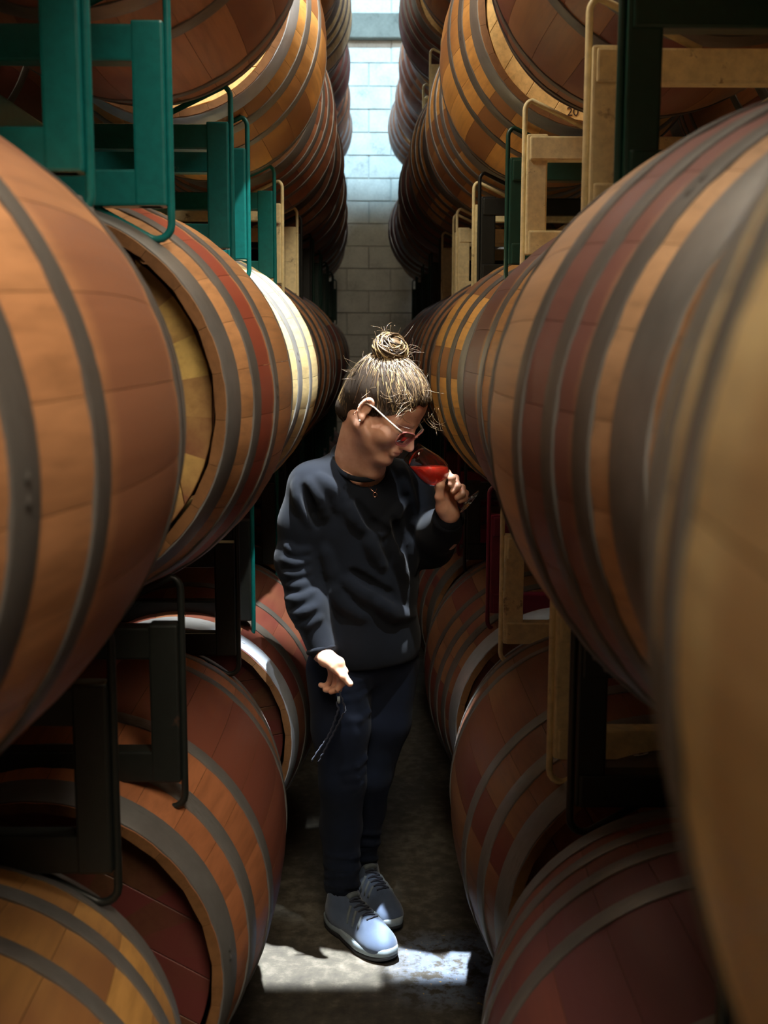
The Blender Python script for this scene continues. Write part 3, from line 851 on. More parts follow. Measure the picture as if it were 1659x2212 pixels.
# --- body under the clothes (torso, arms, legs)
RSH, REL, RWR = np.array((-0.146, 2.805, 1.172)), np.array((-0.181, 2.805, 0.990)), np.array(RHAND['wrist'])
LSH, LEL, LWR = np.array((0.090, 2.920, 1.158)), np.array((0.150, 2.905, 1.012)), np.array(LHAND['wrist'])
RHI, RKN, RAN = np.array((-0.082, 2.850, 0.700)), np.array((-0.072, 2.800, 0.425)), np.array((-0.076, 2.868, 0.095))
LHI, LKN, LAN = np.array((0.040, 2.915, 0.700)), np.array((-0.002, 2.915, 0.405)), np.array((-0.030, 3.030, 0.095))
fb = Field((-0.28, 2.62, 0.02), (0.27, 3.14, 1.30), 0.006)
fb.ell((-0.030, 2.862, 1.09), (0.135, 0.082, 0.15), 0.02, M=TM)
fb.ell((-0.008, 2.868, 0.92), (0.108, 0.076, 0.15), 0.03, M=TM)
fb.ell((-0.018, 2.880, 0.74), (0.125, 0.090, 0.11), 0.03, M=TM)
fb.cap(RSH, LSH, 0.04, 0.04, 0.03); fb.cap(NECK_B - (0, 0, 0.03), NECK_B + (0.01, -0.01, 0.03), 0.054, 0.05, 0.03)
fb.chain([RSH, REL, RWR], [0.042, 0.034, 0.022], 0.015); fb.chain([LSH, LEL, LWR], [0.042, 0.034, 0.022], 0.015)
fb.chain([RHI, RKN, (RKN + RAN) / 2 + (-0.004, 0.012, 0.03), RAN], [0.066, 0.042, 0.036, 0.028], 0.02); fb.chain([LHI, LKN, (LKN + LAN) / 2 + (0.002, 0.015, 0.03), LAN], [0.066, 0.042, 0.036, 0.028], 0.02)
Vb, Fb = fb.mesh(); Vb, Fb = np_mesh('b', Vb, Fb, 2)
body = ppart('body', to_me('body', [(Vb, Fb), (Vh_w, Fh)] + hand_parts), M_skin)
# --- sweatshirt
fs_ = Field((-0.30, 2.60, 0.66), (0.28, 3.10, 1.32), 0.0045)
fs_.ell((-0.028, 2.862, 1.085), (0.152, 0.096, 0.165), 0.03, M=TM)
fs_.ell((-0.008, 2.866, 0.92), (0.136, 0.094, 0.18), 0.04, M=TM)
fs_.ell((-0.012, 2.872, 0.77), (0.146, 0.106, 0.125), 0.04, M=TM)
fs_.cap(RSH + (0.012, 0, -0.004), LSH - (0.01, 0, 0), 0.050, 0.050, 0.04)
fs_.cap(RSH + (0.02, 0, 0.0), NECK_B + (-0.02, 0, -0.01), 0.050, 0.060, 0.03)
fs_.cap(LSH, NECK_B + (0.01, 0.01, -0.012), 0.050, 0.060, 0.03)
fs_.chain([RSH, (RSH + REL) / 2 + (-0.004, 0, 0), REL, (REL + RWR) / 2 + (-0.004, 0, 0.004), RWR + (0.001, 0.004, 0.012)], [0.058, 0.055, 0.051, 0.046, 0.036], 0.03)
fs_.chain([LSH, (LSH + LEL) / 2 + (0.008, 0, 0), LEL, (LEL + LWR) / 2, LWR + (-0.002, 0.018, -0.012)], [0.060, 0.058, 0.054, 0.048, 0.036], 0.03)
# folds: ridges laid on the cloth, and creases pressed into it
def fold(pts, r=0.009, lift=0.004, k=0.010, op='add'):
    out = []
    for i in range(len(pts) - 1):
        for t in np.linspace(0, 1, 6, endpoint=(i == len(pts) - 2)):
            x, z = np.array(pts[i]) * (1 - t) + np.array(pts[i + 1]) * t
            y = fs_.front(x, z)
            if y is not None: out.append((x, y + r - lift, z))
    rs = [r * (0.35 + 0.65 * math.sin(PI * (j + 0.5) / max(1, len(out)))) for j in range(len(out))]
    if len(out) > 1: fs_.chain(out, rs, k, op)
FOLDS = [[(-0.18, 1.184),(-0.167, 1.139),(-0.149, 1.089)], [(-0.149, 1.19),(-0.125, 1.151),(-0.109, 1.103)], [(-0.124, 1.201),(-0.094, 1.167),(-0.075, 1.117)],
  [(-0.067, 1.151),(-0.042, 1.1),(-0.012, 1.065)], [(0.072, 1.218),(0.081, 1.168),(0.094, 1.117),(0.107, 1.065)], [(0.077, 1.129),(0.039, 1.084),(-0.003, 1.044)],
  [(-0.009, 1.056),(0.006, 1.016),(0.028, 0.976)], [(0.044, 1.035),(0.062, 0.993),(0.082, 0.94)], [(0.086, 1.044),(0.095, 0.994),(0.101, 0.954)],
  [(-0.068, 0.951),(-0.023, 0.914),(0.031, 0.879),(0.073, 0.865)], [(-0.097, 0.925),(-0.065, 0.885),(-0.014, 0.851)], [(0.014, 0.897),(0.053, 0.857),(0.104, 0.845)],
  [(-0.114, 1.033),(-0.097, 0.976),(-0.087, 0.908)]]
for q in FOLDS: fold(q, 0.013, 0.0095, 0.016)
for q in [[(-0.163, 1.178),(-0.145, 1.134),(-0.13, 1.084)], [(-0.036, 1.14),(-0.003, 1.089),(0.041, 1.067)], [(-0.048, 0.971),(-0.003, 0.94),(0.053, 0.908)], [(0.052, 1.101),(0.066, 1.056),(0.075, 1.01)]]:
    fold(q, 0.010, 0.012, 0.010, 'sub')
SLEEVE = [[(-0.205, 1.037),(-0.181, 1.019),(-0.15, 1.026)], [(-0.212, 1.001),(-0.181, 0.992),(-0.15, 1.001)], [(-0.213, 0.967),(-0.181, 0.965),(-0.15, 0.974)], [(-0.211, 0.94),(-0.176, 0.938),(-0.146, 0.951)],
  [(-0.207, 0.906),(-0.173, 0.908),(-0.139, 0.926)], [(-0.193, 0.871),(-0.164, 0.878),(-0.133, 0.894)], [(-0.18, 0.839),(-0.151, 0.848),(-0.122, 0.865)]]
for q in SLEEVE: fold(q, 0.010, 0.006, 0.010)
for a, b in (((0.150, 2.83, 1.035), (0.205, 2.86, 1.05)), ((0.158, 2.79, 1.06), (0.212, 2.82, 1.075)), ((0.10, 2.85, 1.06), (0.15, 2.86, 0.975))):
    fs_.cap(a, b, 0.008, 0.006, 0.012)
# cuffs, neck band, hem
ax_ = (RWR - REL) / np.linalg.norm(RWR - REL)
fs_.plane_cut((0, 0, 0.722), (0.05, 0.0, -1))
nk_ax = (h2w((-0.01, 0, -0.06)) - NECK_B); nk_ax /= np.linalg.norm(nk_ax)
fs_.cap(NECK_B + nk_ax * 0.004 + (0.012, -0.012, 0), NECK_B + nk_ax * 0.16, 0.066, 0.064, 0.004, 'sub')
band = []
for a in np.linspace(0, 2 * PI, 25)[:-1]:
    pass
Vs, Fs = fs_.mesh()
# open the sleeve ends so that the wrists come out of the cuffs
Vs, Fs = np_mesh('s', Vs, Fs, 2)
sweater = ppart('sweatshirt', to_me('sweatshirt', [(Vs, Fs)]), M_sweater)
def ring_path(c, ax, r, n=28, ry=None, wob=0.0):
    ax = Vector(ax).normalized(); u = ax.cross(Vector((0, 0, 1)) if abs(ax.z) < .9 else Vector((1, 0, 0))).normalized(); v = ax.cross(u)
    return [Vector(c) + u * r * math.cos(t) * (1 + wob * math.sin(5 * t)) + v * (ry or r) * math.sin(t) for t in [2 * PI * k / n for k in range(n)]]
for c_, a_, r_ in ((RWR + (0.0005, 0.003, 0.006), RWR - REL, 0.0305), (LWR + (-0.002, 0.012, -0.008), LWR - LEL, 0.0315)):
    me = tube_mesh('cuff', ring_path(c_, a_, r_, 32, wob=0.03), 0.0075, 10, True)
    o = ppart('cuff', me, M_sweater, sweater)
nb = ring_path(NECK_B + nk_ax * 0.030 + (0.006, -0.008, -0.004), nk_ax, 0.066, 36, 0.068)
ppart('neckband', tube_mesh('neckband', nb, 0.0065, 8, True), M_sweater, sweater)
# --- jeans
fj = Field((-0.22, 2.68, 0.05), (0.20, 3.12, 0.84), 0.0045)
fj.ell((-0.018, 2.880, 0.745), (0.134, 0.098, 0.11), 0.03, M=TM)
fj.chain([RHI, (RHI + RKN) / 2 + (0.0, -0.012, 0), RKN, (RKN + RAN) / 2 + (-0.004, 0.012, 0.03), RAN + (0, 0, 0.02)], [0.084, 0.071, 0.057, 0.052, 0.043], 0.02)
fj.chain([LHI, (LHI + LKN) / 2 + (0.01, -0.01, 0), LKN, (LKN + LAN) / 2 + (0.002, 0.015, 0.03), LAN + (0, 0, 0.02)], [0.084, 0.071, 0.056, 0.051, 0.042], 0.02)
def jfold(pts, r, lift):
    out = []
    for (x, z) in pts:
        y = fj.front(x, z)
        if y is not None: out.append((x, y + r - lift, z))
    if len(out) > 1: fj.chain(out, [r] * len(out), 0.010)
for q in [[(-0.057, 0.691),(-0.031, 0.696),(-0.014, 0.7)], [(-0.062, 0.675),(-0.037, 0.677),(-0.012, 0.684)], [(-0.065, 0.651),(-0.037, 0.651),(-0.008, 0.667)], [(-0.059, 0.601),(-0.031, 0.599),(-0.007, 0.609)],
          [(-0.062, 0.455),(-0.039, 0.452),(-0.019, 0.466)], [(-0.065, 0.428),(-0.043, 0.426),(-0.023, 0.438)], [(-0.071, 0.476),(-0.037, 0.482),(-0.016, 0.494)]]:
    jfold(q, 0.008, 0.0035)
for dz, w_ in ((0.105, 1.0), (0.130, 1.04), (0.158, 1.02), (0.185, 1.05), (0.215, 1.02)):
    for A, Kn in ((RAN, RKN), (LAN, LKN)):
        t = (dz - A[2]) / (Kn[2] - A[2]); c_ = A + (Kn - A) * t + (0, 0.002, 0.004 * math.sin(dz * 90))
        rr_ = 0.040 * w_
        rp = ring_path(c_, (0.2 * math.sin(dz * 70), 0.25, 1), rr_, 16)
        fj.chain([tuple(p) for p in rp] + [tuple(rp[0])], [0.006] * 17, 0.008)
fj.plane_cut((0, 0, 0.082), (0, 0, -1))
Vj, Fj = fj.mesh(); Vj, Fj = np_mesh('j', Vj, Fj, 2)
ppart('jeans', to_me('jeans', [(Vj, Fj)]), M_jeans)
# --- shoes
def make_shoe(heel, ang):
    """heel point on the floor, toe direction angle in the XY plane; local u forward, v left"""
    fq = Field((-0.02, -0.06, 0.0), (0.28, 0.06, 0.14), 0.0032)
    fq.ell((0.205, -0.004, 0.036), (0.058, 0.044, 0.034), 0.02)
    fq.ell((0.135, 0, 0.045), (0.080, 0.040, 0.046), 0.03)
    fq.ell((0.055, 0, 0.055), (0.056, 0.036, 0.050), 0.03)
    fq.cap((0.055, 0, 0.06), (0.058, 0, 0.100), 0.040, 0.041, 0.02)
    fq.cap((0.058, 0, 0.09), (0.175, 0, 0.062), 0.030, 0.022, 0.02)
    fq.cap((0.058, 0, 0.112), (0.058, 0, 0.16), 0.036, 0.036, 0.003, 'sub')
    fq.plane_cut((0, 0, 0.018), (0, 0, -1))
    V, F = fq.mesh(); V, F = np_mesh('q', V, F, 2)
    Rm = Matrix.Translation(Vector(heel)) @ Matrix.Rotation(ang, 4, 'Z')
    root = bpy.data.objects.new('shoe', to_me('shoe', [(V, F)])); C.objects.link(root)
    root.data.materials.append(M_shoe); root.parent = person; root.matrix_local = Matrix.Translation(-PO) @ Rm
    out = []
    for t in np.linspace(0, 2 * PI, 41)[:-1]:
        u = 0.128 + 0.137 * math.cos(t); wv = (0.047 if math.cos(t) > -0.2 else 0.041) * (1 - 0.16 * math.exp(-((u - 0.10) / 0.035) ** 2))
        out.append((u, wv * math.copysign(abs(math.sin(t)) ** 0.75, math.sin(t)) - (0.004 if u > .15 else 0)))
    def layer(name, z0, z1, grow, mat, toe=0.0):
        n = len(out); vs2 = []
        zs = ((z0, -0.003), (z0 + 0.004, 0.0), (z1 - 0.003, 0.001), (z1, -0.002))
        for z, g in zs:
            for u, v in out:
                kk = 1 + (grow + g) / 0.06
                lift = toe * max(0, (u - 0.19) / 0.07) ** 2
                vs2.append(((u - 0.128) * (1 + (grow + g) / 0.137) + 0.128, v * kk, z + lift))
        fc = [tuple(range(n))[::-1], tuple(range(3 * n, 4 * n))]
        for r_ in range(3):
            for k in range(n): fc.append((r_ * n + k, r_ * n + (k + 1) % n, (r_ + 1) * n + (k + 1) % n, (r_ + 1) * n + k))
        link(name, mesh_from(name, vs2, fc), root, mat)
    layer('outsole', 0.0, 0.013, 0.001, M_out, 0.012)
    layer('midsole', 0.012, 0.034, 0.002, M_mid, 0.008)
    def top(u, v):
        i, j = int(round((u + 0.02) / 0.0032)), int(round((v + 0.06) / 0.0032))
        w_ = np.where(fq.f[i, j, :] < 0)[0]
        return 0.0032 * w_[-1] if len(w_) else 0.05
    for i, u in enumerate((0.108, 0.126, 0.144, 0.162, 0.180)):
        p = [(u + 0.003 * math.cos(v * 120), v, top(u, v) + 0.003) for v in np.linspace(-0.017, 0.017, 7)]
        link('lace', tube_mesh('lace', p, 0.0026, 6), root, M_lace)
        if i < 4:
            p = [(u + 0.018 * (v + 0.017) / 0.034, v, top(u + 0.018 * (v + 0.017) / 0.034, v) + 0.004) for v in np.linspace(-0.017, 0.017, 7)]
            link('lace', tube_mesh('lace', p, 0.0024, 6), root, M_lace)
    for sv in (-1, 1):     # overlay strips on the quarters
        for k in range(3):
            u0 = 0.115 + 0.022 * k
            p = [(u0 + 0.010 * t, sv * (0.019 + 0.020 * t), top(u0 + 0.010 * t, sv * (0.019 + 0.020 * t)) + 0.0005) for t in np.linspace(0, 0.85, 6)]
            link('overlay_strip', tube_mesh('overlay_strip', p, 0.0042, 6), root, M_shoe2)
    p = [(0.098 + 0.0 * t, v, top(0.098, v) + 0.001) for t, v in enumerate(np.linspace(-0.016, 0.016, 5))]
    link('tongue', tube_mesh('tongue', p, 0.0075, 8), root, M_shoe2)
    return root
make_shoe((-0.108, 2.895, 0), math.atan2(-0.190, 0.150))
make_shoe((-0.048, 3.072, 0), math.atan2(-0.215, 0.105))
# --- hair
fhr = Field((-0.14, -0.105, -0.125), (0.13, 0.105, 0.15), 0.0028)
fhr.ell((-0.012, 0, 0.040), (0.0985, 0.0765, 0.0895))
fhr.ell((0.034, 0, 0.044), (0.057, 0.0635, 0.069), 0.02)
fhr.cap((-0.052, 0, -0.01), (-0.058, 0, -0.045), 0.050, 0.043, 0.03)
hair_full = fhr.f.copy()
ax3 = [fhr.lo[j] + fhr.h * np.arange(fhr.n[j]) for j in range(3)]
GX, GY, GZ = np.meshgrid(*ax3, indexing='ij')
wav = 0.004 * np.sin(GY * 90) + 0.003 * np.sin(GY * 210 + 1)
d1 = (GX - 0.080 + wav) * 0.80 + (GZ - 0.078) * -0.60 + 2.2 * np.clip(np.abs(GY) - 0.035, 0, 1) * np.clip(GZ + 0.02, 0, 0.06) * -4.0
d2 = (GX + 0.020) * 0.95 - (GZ + 0.0) * 0.30
cut = np.maximum(np.minimum(d1, d2), -(GZ + 0.072))
fhr.f = np.maximum(fhr.f, cut.astype(np.float32))
Vr, Fr = fhr.mesh(); Vr, Fr = np_mesh('r', Vr, Fr, 2)
hair = ppart('hair', to_me('hair', [(hO + Vr @ HM.T, Fr)]), M_scalp)
def samp(arr, p):
    q = np.clip(((np.array(p) - fhr.lo) / fhr.h).astype(int), 0, fhr.n - 1); return arr[q[0], q[1], q[2]]
HC = np.array((-0.012, 0, 0.03))
def on_scalp(q, lift):
    d = q - HC; d = d / np.linalg.norm(d)
    lo_, hi_ = 0.03, 0.14
    for _ in range(9):
        m_ = (lo_ + hi_) / 2
        if samp(hair_full, HC + d * m_) < 0: lo_ = m_
        else: hi_ = m_
    return HC + d * (lo_ + lift)
BUN = np.array((-0.064, 0.0, 0.122))
edge_v = [v for v in Vr if abs(samp(cut, v)) < 0.006 and samp(hair_full, v) > -0.006]
all_v = [v for v in Vr if samp(hair_full, v) > -0.004]
def strand_set(n, mat, rmin, rmax, seed, lift, frac):
    rg = random.Random(seed); vs2, fs2 = [], []
    for _ in range(n):
        p0 = np.array(rg.choice(edge_v) if rg.random() < frac else rg.choice(all_v))
        tgt = BUN + np.array((0.004, 0, -0.030)) + np.array((rg.gauss(0, 0.010), rg.gauss(0, 0.012), rg.gauss(0, 0.004)))
        sag = rg.uniform(-0.012, 0.012); lf = lift + rg.uniform(0, 0.002); pts = []
        bow = rg.uniform(-0.010, 0.010)
        for k in range(11):
            t = k / 10
            q = p0 * (1 - t) + tgt * t + np.array((bow * math.sin(PI * t), sag * math.sin(PI * t), 0))
            if t < 0.86: q = on_scalp(q, lf * math.sin(PI * min(1, t + 0.15)) - 0.0005)
            pts.append(Vector(hO + HM @ q))
        for _s in range(2): pts = [pts[0]] + [(pts[i - 1] + pts[i] * 2 + pts[i + 1]) / 4 for i in range(1, len(pts) - 1)] + [pts[-1]]
        r_ = rg.uniform(rmin, rmax)
        v, f = tube_arrays(pts, [r_ * (0.35 + 0.65 * math.sin(PI * (0.08 + 0.8 * k / 10))) for k in range(11)], 5)
        b = len(vs2); vs2 += v; fs2 += [tuple(i + b for i in q) for q in f]
    o = ppart('hair_strands', mesh_from('hair_strands', vs2, fs2), mat, hair)
    o['kind'] = 'stuff'
strand_set(900, M_hair, 0.0006, 0.0015, 11, 0.0014, 0.7)
strand_set(260, M_hair_l, 0.0005, 0.0010, 12, 0.0022, 0.6)
strand_set(600, M_hair_d, 0.0006, 0.0014, 13, 0.0018, 0.7)
# bun: messy locks coiled round a core
fbn = Field(BUN - 0.075, BUN + 0.075, 0.003)
fbn.ell(BUN, (0.035, 0.038, 0.031)); fbn.cap(BUN, BUN + (0.008, 0, -0.040), 0.024, 0.030, 0.015)
Vn, Fn = fbn.mesh()
bun = ppart('hair_bun', to_me('hair_bun', [(hO + Vn @ HM.T, Fn)]), M_hair, hair)
bax = HM.T @ np.array((0.55, -0.62, 0.56)); bax /= np.linalg.norm(bax)
bu = np.cross(bax, (0, 1, 0)); bu /= np.linalg.norm(bu); bv = np.cross(bax, bu)
for mat, n, sd in ((M_hair, 80, 1), (M_hair_l, 70, 2), (M_hair_d, 40, 3)):
    rg = random.Random(sd); vs2, fs2 = [], []
    for _ in range(n):
        tilt = np.array([rg.gauss(0, 0.35) for _ in range(3)]); ax_l = bax + tilt; ax_l /= np.linalg.norm(ax_l)
        u_ = np.cross(ax_l, (0.1, 1, 0)); u_ /= np.linalg.norm(u_); v_ = np.cross(ax_l, u_)
        a0 = rg.uniform(0, 2 * PI); ln = rg.uniform(1.4, 3.4); h0 = rg.uniform(-0.030, 0.030); h1 = h0 + rg.uniform(-0.016, 0.016)
        rr_ = rg.uniform(0.92, 1.10); pts = []
        for k in range(14):
            t = k / 13; hgt = max(-0.034, min(0.034, h0 + (h1 - h0) * t))
            rad_ = 0.041 * rr_ * math.sqrt(max(0.06, 1 - (hgt / 0.040) ** 2)) * (1 + 0.06 * math.sin(5 * t + a0))
            an = a0 + ln * t
            pts.append(Vector(h2w(BUN + (u_ * rad_ * math.cos(an) + v_ * rad_ * math.sin(an) + ax_l * hgt) * np.array((0.95, 1.05, 0.86)))))
        r_ = rg.uniform(0.0010, 0.0030)
        v, f = tube_arrays(pts, [r_ * (0.3 + 0.7 * math.sin(PI * (0.08 + 0.84 * k / 13))) for k in range(14)], 5)
        b = len(vs2); vs2 += v; fs2 += [tuple(i + b for i in q) for q in f]
    o = ppart('bun_strands', mesh_from('bun_strands', vs2, fs2), mat, hair)
    o['kind'] = 'stuff'
# loose fly-away hairs
vs2, fs2 = [], []; rg = random.Random(5)
def fly(p, d, L, curl, r=0.0005):
    global vs2, fs2
    p = np.array(p, float); d = np.array(d, float); d /= np.linalg.norm(d); c_ = np.array([rg.gauss(0, 1) for _ in range(3)]); pts = [Vector(h2w(p))]
    for k in range(9):
        d = d + c_ * curl * 0.25; d /= np.linalg.norm(d); p = p + d * L / 9; pts.append(Vector(h2w(p)))
    v, f = tube_arrays(pts, r, 4); b = len(vs2); vs2 += v; fs2 += [tuple(i + b for i in q) for q in f]
for _ in range(46):
    a = rg.uniform(0, 2 * PI); q = BUN + bu * 0.038 * math.cos(a) + bv * 0.038 * math.sin(a) + bax * rg.uniform(-0.02, 0.03)
    fly(q, (q - BUN) + bax * rg.uniform(0, 0.06), rg.uniform(0.015, 0.045), rg.uniform(0.2, 0.9))
for _ in range(60):
    d = np.array((rg.uniform(-1, 0.6), rg.uniform(-1, 0.4), rg.uniform(-0.1, 1))); d /= np.linalg.norm(d)
    fly(np.array((-0.01, 0, 0.042)) + d * np.array((0.098, 0.078, 0.09)), d + np.array((rg.gauss(0, .8), rg.gauss(0, .8), rg.gauss(0, .8))), rg.uniform(0.015, 0.05), rg.uniform(0.3, 1.0), 0.0004)
for _ in range(30):
    fly((0.06 + rg.uniform(-.03, .02), -0.062 + rg.uniform(-.004, .004), 0.07 + rg.uniform(-.02, .02)), (rg.uniform(-.6, .5), -0.5, -1), rg.uniform(0.02, 0.055), rg.uniform(0.5, 1.2), 0.0005)
for _ in range(14):
    fly((0.098, rg.uniform(0.0, 0.05), 0.065 + rg.uniform(-.02, .02)), (0.8, 0.3, -0.9 + rg.uniform(-.3, .5)), rg.uniform(0.03, 0.07), rg.uniform(0.5, 1.1), 0.0005)
o = ppart('loose_hair', mesh_from('loose_hair', vs2, fs2), M_hair, hair); o['kind'] = 'stuff'
# --- eyes closed by lids: lash line and brow
for sy in (-1, 1):
    p = [Vector(h2w((0.0885 - 0.9 * (t * 0.012) ** 2 / 0.012 - 0.004 * abs(t), sy * (0.031 + 0.0125 * t), -0.005 - 0.002 * (1 - t * t)))) for t in np.linspace(-1, 1, 9)]
    ppart('lashes', tube_mesh('lashes', p, 0.0011, 6), M_hair_d, body)
    p = [Vector(h2w((0.0925 - 0.016 * t - 0.004 * t * t, sy * (0.013 + 0.034 * t), 0.0245 + 0.006 * math.sin(PI * t * 0.8)))) for t in np.linspace(0, 1, 8)]
    ppart('eyebrow', tube_mesh('eyebrow', p, [0.0026 - 0.0018 * t for t in np.linspace(0, 1, 8)], 6), M_hair_d, body)
lp = [Vector(h2w((0.1000 - 0.35 * abs(t) ** 2 * 0.020, 0.017 * t, -0.0500 + 0.0015 * (1 - abs(t)) - 0.0035 * t * t))) for t in np.linspace(-1, 1, 11)]
ppart('lips', tube_mesh('lips', lp, [0.0012 + 0.0030 * (1 - t * t) for t in np.linspace(-1, 1, 11)], 8), M_lip, body)
lp = [Vector(h2w((0.0955 - 0.35 * abs(t) ** 2 * 0.018, 0.015 * t, -0.0605 + 0.002 * t * t))) for t in np.linspace(-1, 1, 11)]
ppart('lips', tube_mesh('lips', lp, [0.0012 + 0.0040 * (1 - t * t) for t in np.linspace(-1, 1, 11)], 8), M_lip, body)
# --- glasses
spec = bpy.data.objects.new('glasses', None); C.objects.link(spec); spec.parent = person
spec.location = -PO; spec['label'] = 'rose-tinted glasses with clear pink frame'
def lens_outline(sy):
    pts = []
    for t in np.linspace(0, 2 * PI, 33)[:-1]:
        cx, cy = math.copysign(abs(math.cos(t)) ** 0.55, math.cos(t)), math.copysign(abs(math.sin(t)) ** 0.6, math.sin(t))
        yy = 0.0335 + 0.0250 * cx + (0.002 * cx if cy > 0 else 0); zz = -0.006 + 0.0195 * cy + 0.002 * cx
        xx = 0.1075 - 0.004 * ((yy - 0.008) / 0.05) ** 2 - 0.010 * (yy / 0.058) ** 2 + 0.10 * (zz + 0.006)
        pts.append((xx, sy * yy, zz))
    return pts
for sy in (-1, 1):
    lo_ = lens_outline(sy)
    ppart('lens_rim', tube_mesh('lens_rim', [Vector(h2w(p)) for p in lo_], 0.0021, 8, True), M_frame, spec)
    n = len(lo_); ctr = np.mean(np.array(lo_), 0)
    vv = [tuple(h2w(p)) for p in lo_] + [tuple(h2w(ctr + (0.0015, 0, 0)))] + [tuple(h2w(np.array(p) - (0.0016, 0, 0))) for p in lo_] + [tuple(h2w(ctr - (0.0001, 0, 0)))]
    ff = [(k, (k + 1) % n, n) for k in range(n)] + [(n + 1 + (k + 1) % n, n + 1 + k, 2 * n + 1) for k in range(n)] + [(k, n + 1 + k, n + 1 + (k + 1) % n, (k + 1) % n) for k in range(n)]
    ppart('lens', mesh_from('lens', vv, ff), M_lens, spec)
    tp = [(0.0935, sy * 0.060, 0.010), (0.080, sy * 0.0675, 0.012), (0.045, sy * 0.0735, 0.014), (0.010, sy * 0.0765, 0.016), (-0.010, sy * 0.0775, 0.012), (-0.024, sy * 0.076, -0.004)]
    ppart('temple_arm', tube_mesh('temple_arm', [Vector(h2w(p)) for p in tp], [0.0028, 0.0026, 0.0022, 0.002, 0.002, 0.0018], 8), M_temple, spec)
br = [Vector(h2w((0.1095 + 0.002 * (1 - t * t), 0.0095 * t, 0.003 + 0.002 * (1 - t * t)))) for t in np.linspace(-1, 1, 7)]
ppart('bridge', tube_mesh('bridge', br, 0.0022, 8), M_frame, spec)
# --- jewellery
bm = bmesh.new(); bmesh.ops.create_uvsphere(bm, u_segments=12, v_segments=8, radius=0.0026, matrix=Matrix.Translation(Vector(h2w((0.001, -0.0795, -0.030)))))
ppart('earring', bm_mesh('earring', bm, True), M_pearl, body)
ppart('earring', tube_mesh('earring', ring_path(h2w((-0.020, -0.077, -0.026)), hF, 0.0050, 16), 0.0009, 6, True), M_gold, body)
ppart('earring', tube_mesh('earring', ring_path(h2w((-0.012, -0.0795, 0.020)), hU, 0.0045, 16), 0.0008, 6, True), M_gold, body)
nl_ = []
for (x, z) in [(-0.038, 1.227), (-0.03, 1.21), (-0.019, 1.19), (-0.007, 1.173), (0.008, 1.159), (0.013, 1.17), (0.018, 1.188), (0.022, 1.205), (0.025, 1.223)]:
    y = fs_.front(x, z); nl_.append((x, (y if y is not None else 2.78) - 0.0025, z))
ppart('necklace', tube_mesh('necklace', nl_, 0.0009, 6), M_gold)
pc = Vector(nl_[4]) + Vector((0, -0.001, -0.004))
ppart('pendant', tube_mesh('pendant', [pc + Vector((0.0045 * math.cos(t), 0, 0.0055 * math.sin(t))) for t in np.linspace(0, 2 * PI, 17)[:-1]], 0.0014, 6, True), M_gold)

# ------------------------------------------------------------------ wine glass held by the stem
GB, GR = Vector((0.229, 2.7, 1.149)), Vector((0.091, 2.7, 1.267))
gax = (GR - GB).normalized(); GL = (GR - GB).length
glass = thing('wine_glass', 'stemmed wine glass with a little red wine, tilted in the raised hand', 'glass', tuple(GB))
def gm():
    t = NT('clear_glass'); t.set(Base_Color=(1, 1, 1), Roughness=0.0, Transmission_Weight=1.0, IOR=1.45); 
    tc = t.n('ShaderNodeTexCoord').outputs['Object']; t.bump(t.noise(tc, 40, 2), 0.01, 0.0005); return t.m
def wm():
    t = NT('red_wine'); tc = t.n('ShaderNodeTexCoord').outputs['Object']
    col = t.ramp(t.noise(tc, 25, 2), [(0.3, (0.85, 0.05, 0.03)), (0.7, (0.95, 0.09, 0.04))])
    t.set(Base_Color=col, Roughness=0.05, Transmission_Weight=0.55, IOR=1.34, Subsurface_Weight=0.5, Subsurface_Radius=(0.02, 0.004, 0.002), Subsurface_Scale=1.0); return t.m
M_glass, M_wine = gm(), wm()
L0 = GL
pr_out = [(0.0335, 0.0), (0.0335, 0.0012), (0.022, 0.0030), (0.009, 0.0075), (0.0048, 0.014), (0.0038, 0.030), (0.0038, 0.060), (0.0046, 0.068), (0.012, 0.0745), (0.024, 0.083), (0.0325, 0.096), (0.0355, 0.110), (0.0350, 0.124), (0.0325, 0.142), (0.0290, 0.162), (0.0265, L0)]
pr_in = [(0.0257, L0), (0.0282, 0.162), (0.0317, 0.142), (0.0341, 0.124), (0.0346, 0.110), (0.0316, 0.0965), (0.023, 0.0840), (0.0112, 0.0760), (0.0004, 0.0735)]
grot = gax.to_track_quat('Z', 'Y').to_matrix().to_4x4()
bowl_i = 7
foot = lathe_mesh('foot', [(0.0003, 0.0)] + pr_out[:4] + [(0.0048, 0.014)], 48)
def gpart(name, me, mat):
    o = link(name, me, glass, mat); o.matrix_local = grot; return o
gpart('glass_body', lathe_mesh('glass_body', [(0.0003, 0.0)] + pr_out + pr_in, 64), M_glass)
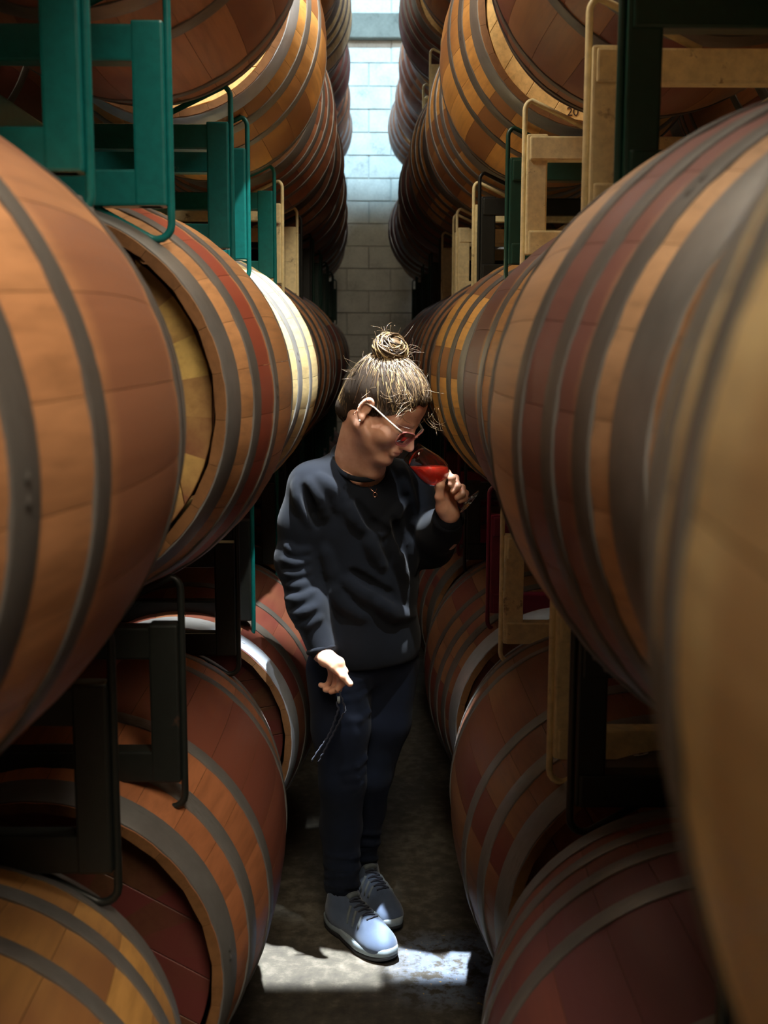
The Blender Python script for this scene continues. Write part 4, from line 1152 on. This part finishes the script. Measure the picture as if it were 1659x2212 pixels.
# wine: the inside of the bowl cut by a level surface
bm = bmesh.new()
pw = [(r * 0.985, z) for r, z in reversed(pr_in)]
tmp = lathe_mesh('tmp', pw[:-1], 48); bm.from_mesh(tmp)
bm.transform(Matrix.Translation(GB) @ grot)
lvl = Vector((0.126, 2.7, 1.232))
res_ = bmesh.ops.bisect_plane(bm, geom=bm.verts[:] + bm.edges[:] + bm.faces[:], plane_co=lvl, plane_no=(0, 0, 1), clear_outer=True)
bmesh.ops.holes_fill(bm, edges=[e for e in bm.edges if e.is_boundary], sides=0)
bm.transform(Matrix.Translation(-GB))
wine = link('wine', bm_mesh('wine', bm, False), glass, M_wine)
wine['label'] = 'red wine'
# ------------------------------------------------------------------ dark cord hanging from the lowered hand
c1, c2, c3 = Vector((-0.077, 2.7, 0.693)), Vector((-0.062, 2.695, 0.648)), Vector((-0.128, 2.7, 0.516))
cord = thing('wrist_cord', 'black braided cord looped down from the lowered hand in front of the jeans', 'cord', tuple(c1))
pth = []
for k in range(40):
    t = k / 39
    p = c1.lerp(c2, t * 4) if t < 0.25 else c2.lerp(c3, (t - 0.25) / 0.75)
    pth.append(p - c1 + Vector((0, -0.004, 0)))
pth2 = [p + Vector((-0.012 - 0.004 * math.sin(k * 0.2), 0, 0.002)) for k, p in enumerate(pth)]
link('strand', tube_mesh('strand', [p + Vector((0.0012 * math.sin(k * 1.9), 0.0012 * math.cos(k * 1.9), 0)) for k, p in enumerate(pth)], 0.0022, 8), cord, M_lace)
link('strand', tube_mesh('strand', [p + Vector((0.0012 * math.cos(k * 1.9), 0.0012 * math.sin(k * 1.9), 0)) for k, p in enumerate(pth2[6:])], 0.0022, 8), cord, M_lace)
bm = bmesh.new(); bmesh.ops.create_cone(bm, cap_ends=True, segments=14, radius1=0.0045, radius2=0.0035, depth=0.016, matrix=Matrix.Translation(c1.lerp(c2, 0.45) - c1 + Vector((-0.008, -0.005, 0))))
link('metal_clip', bm_mesh('metal_clip', bm, True), cord, PM['cream'] if False else M_mid)
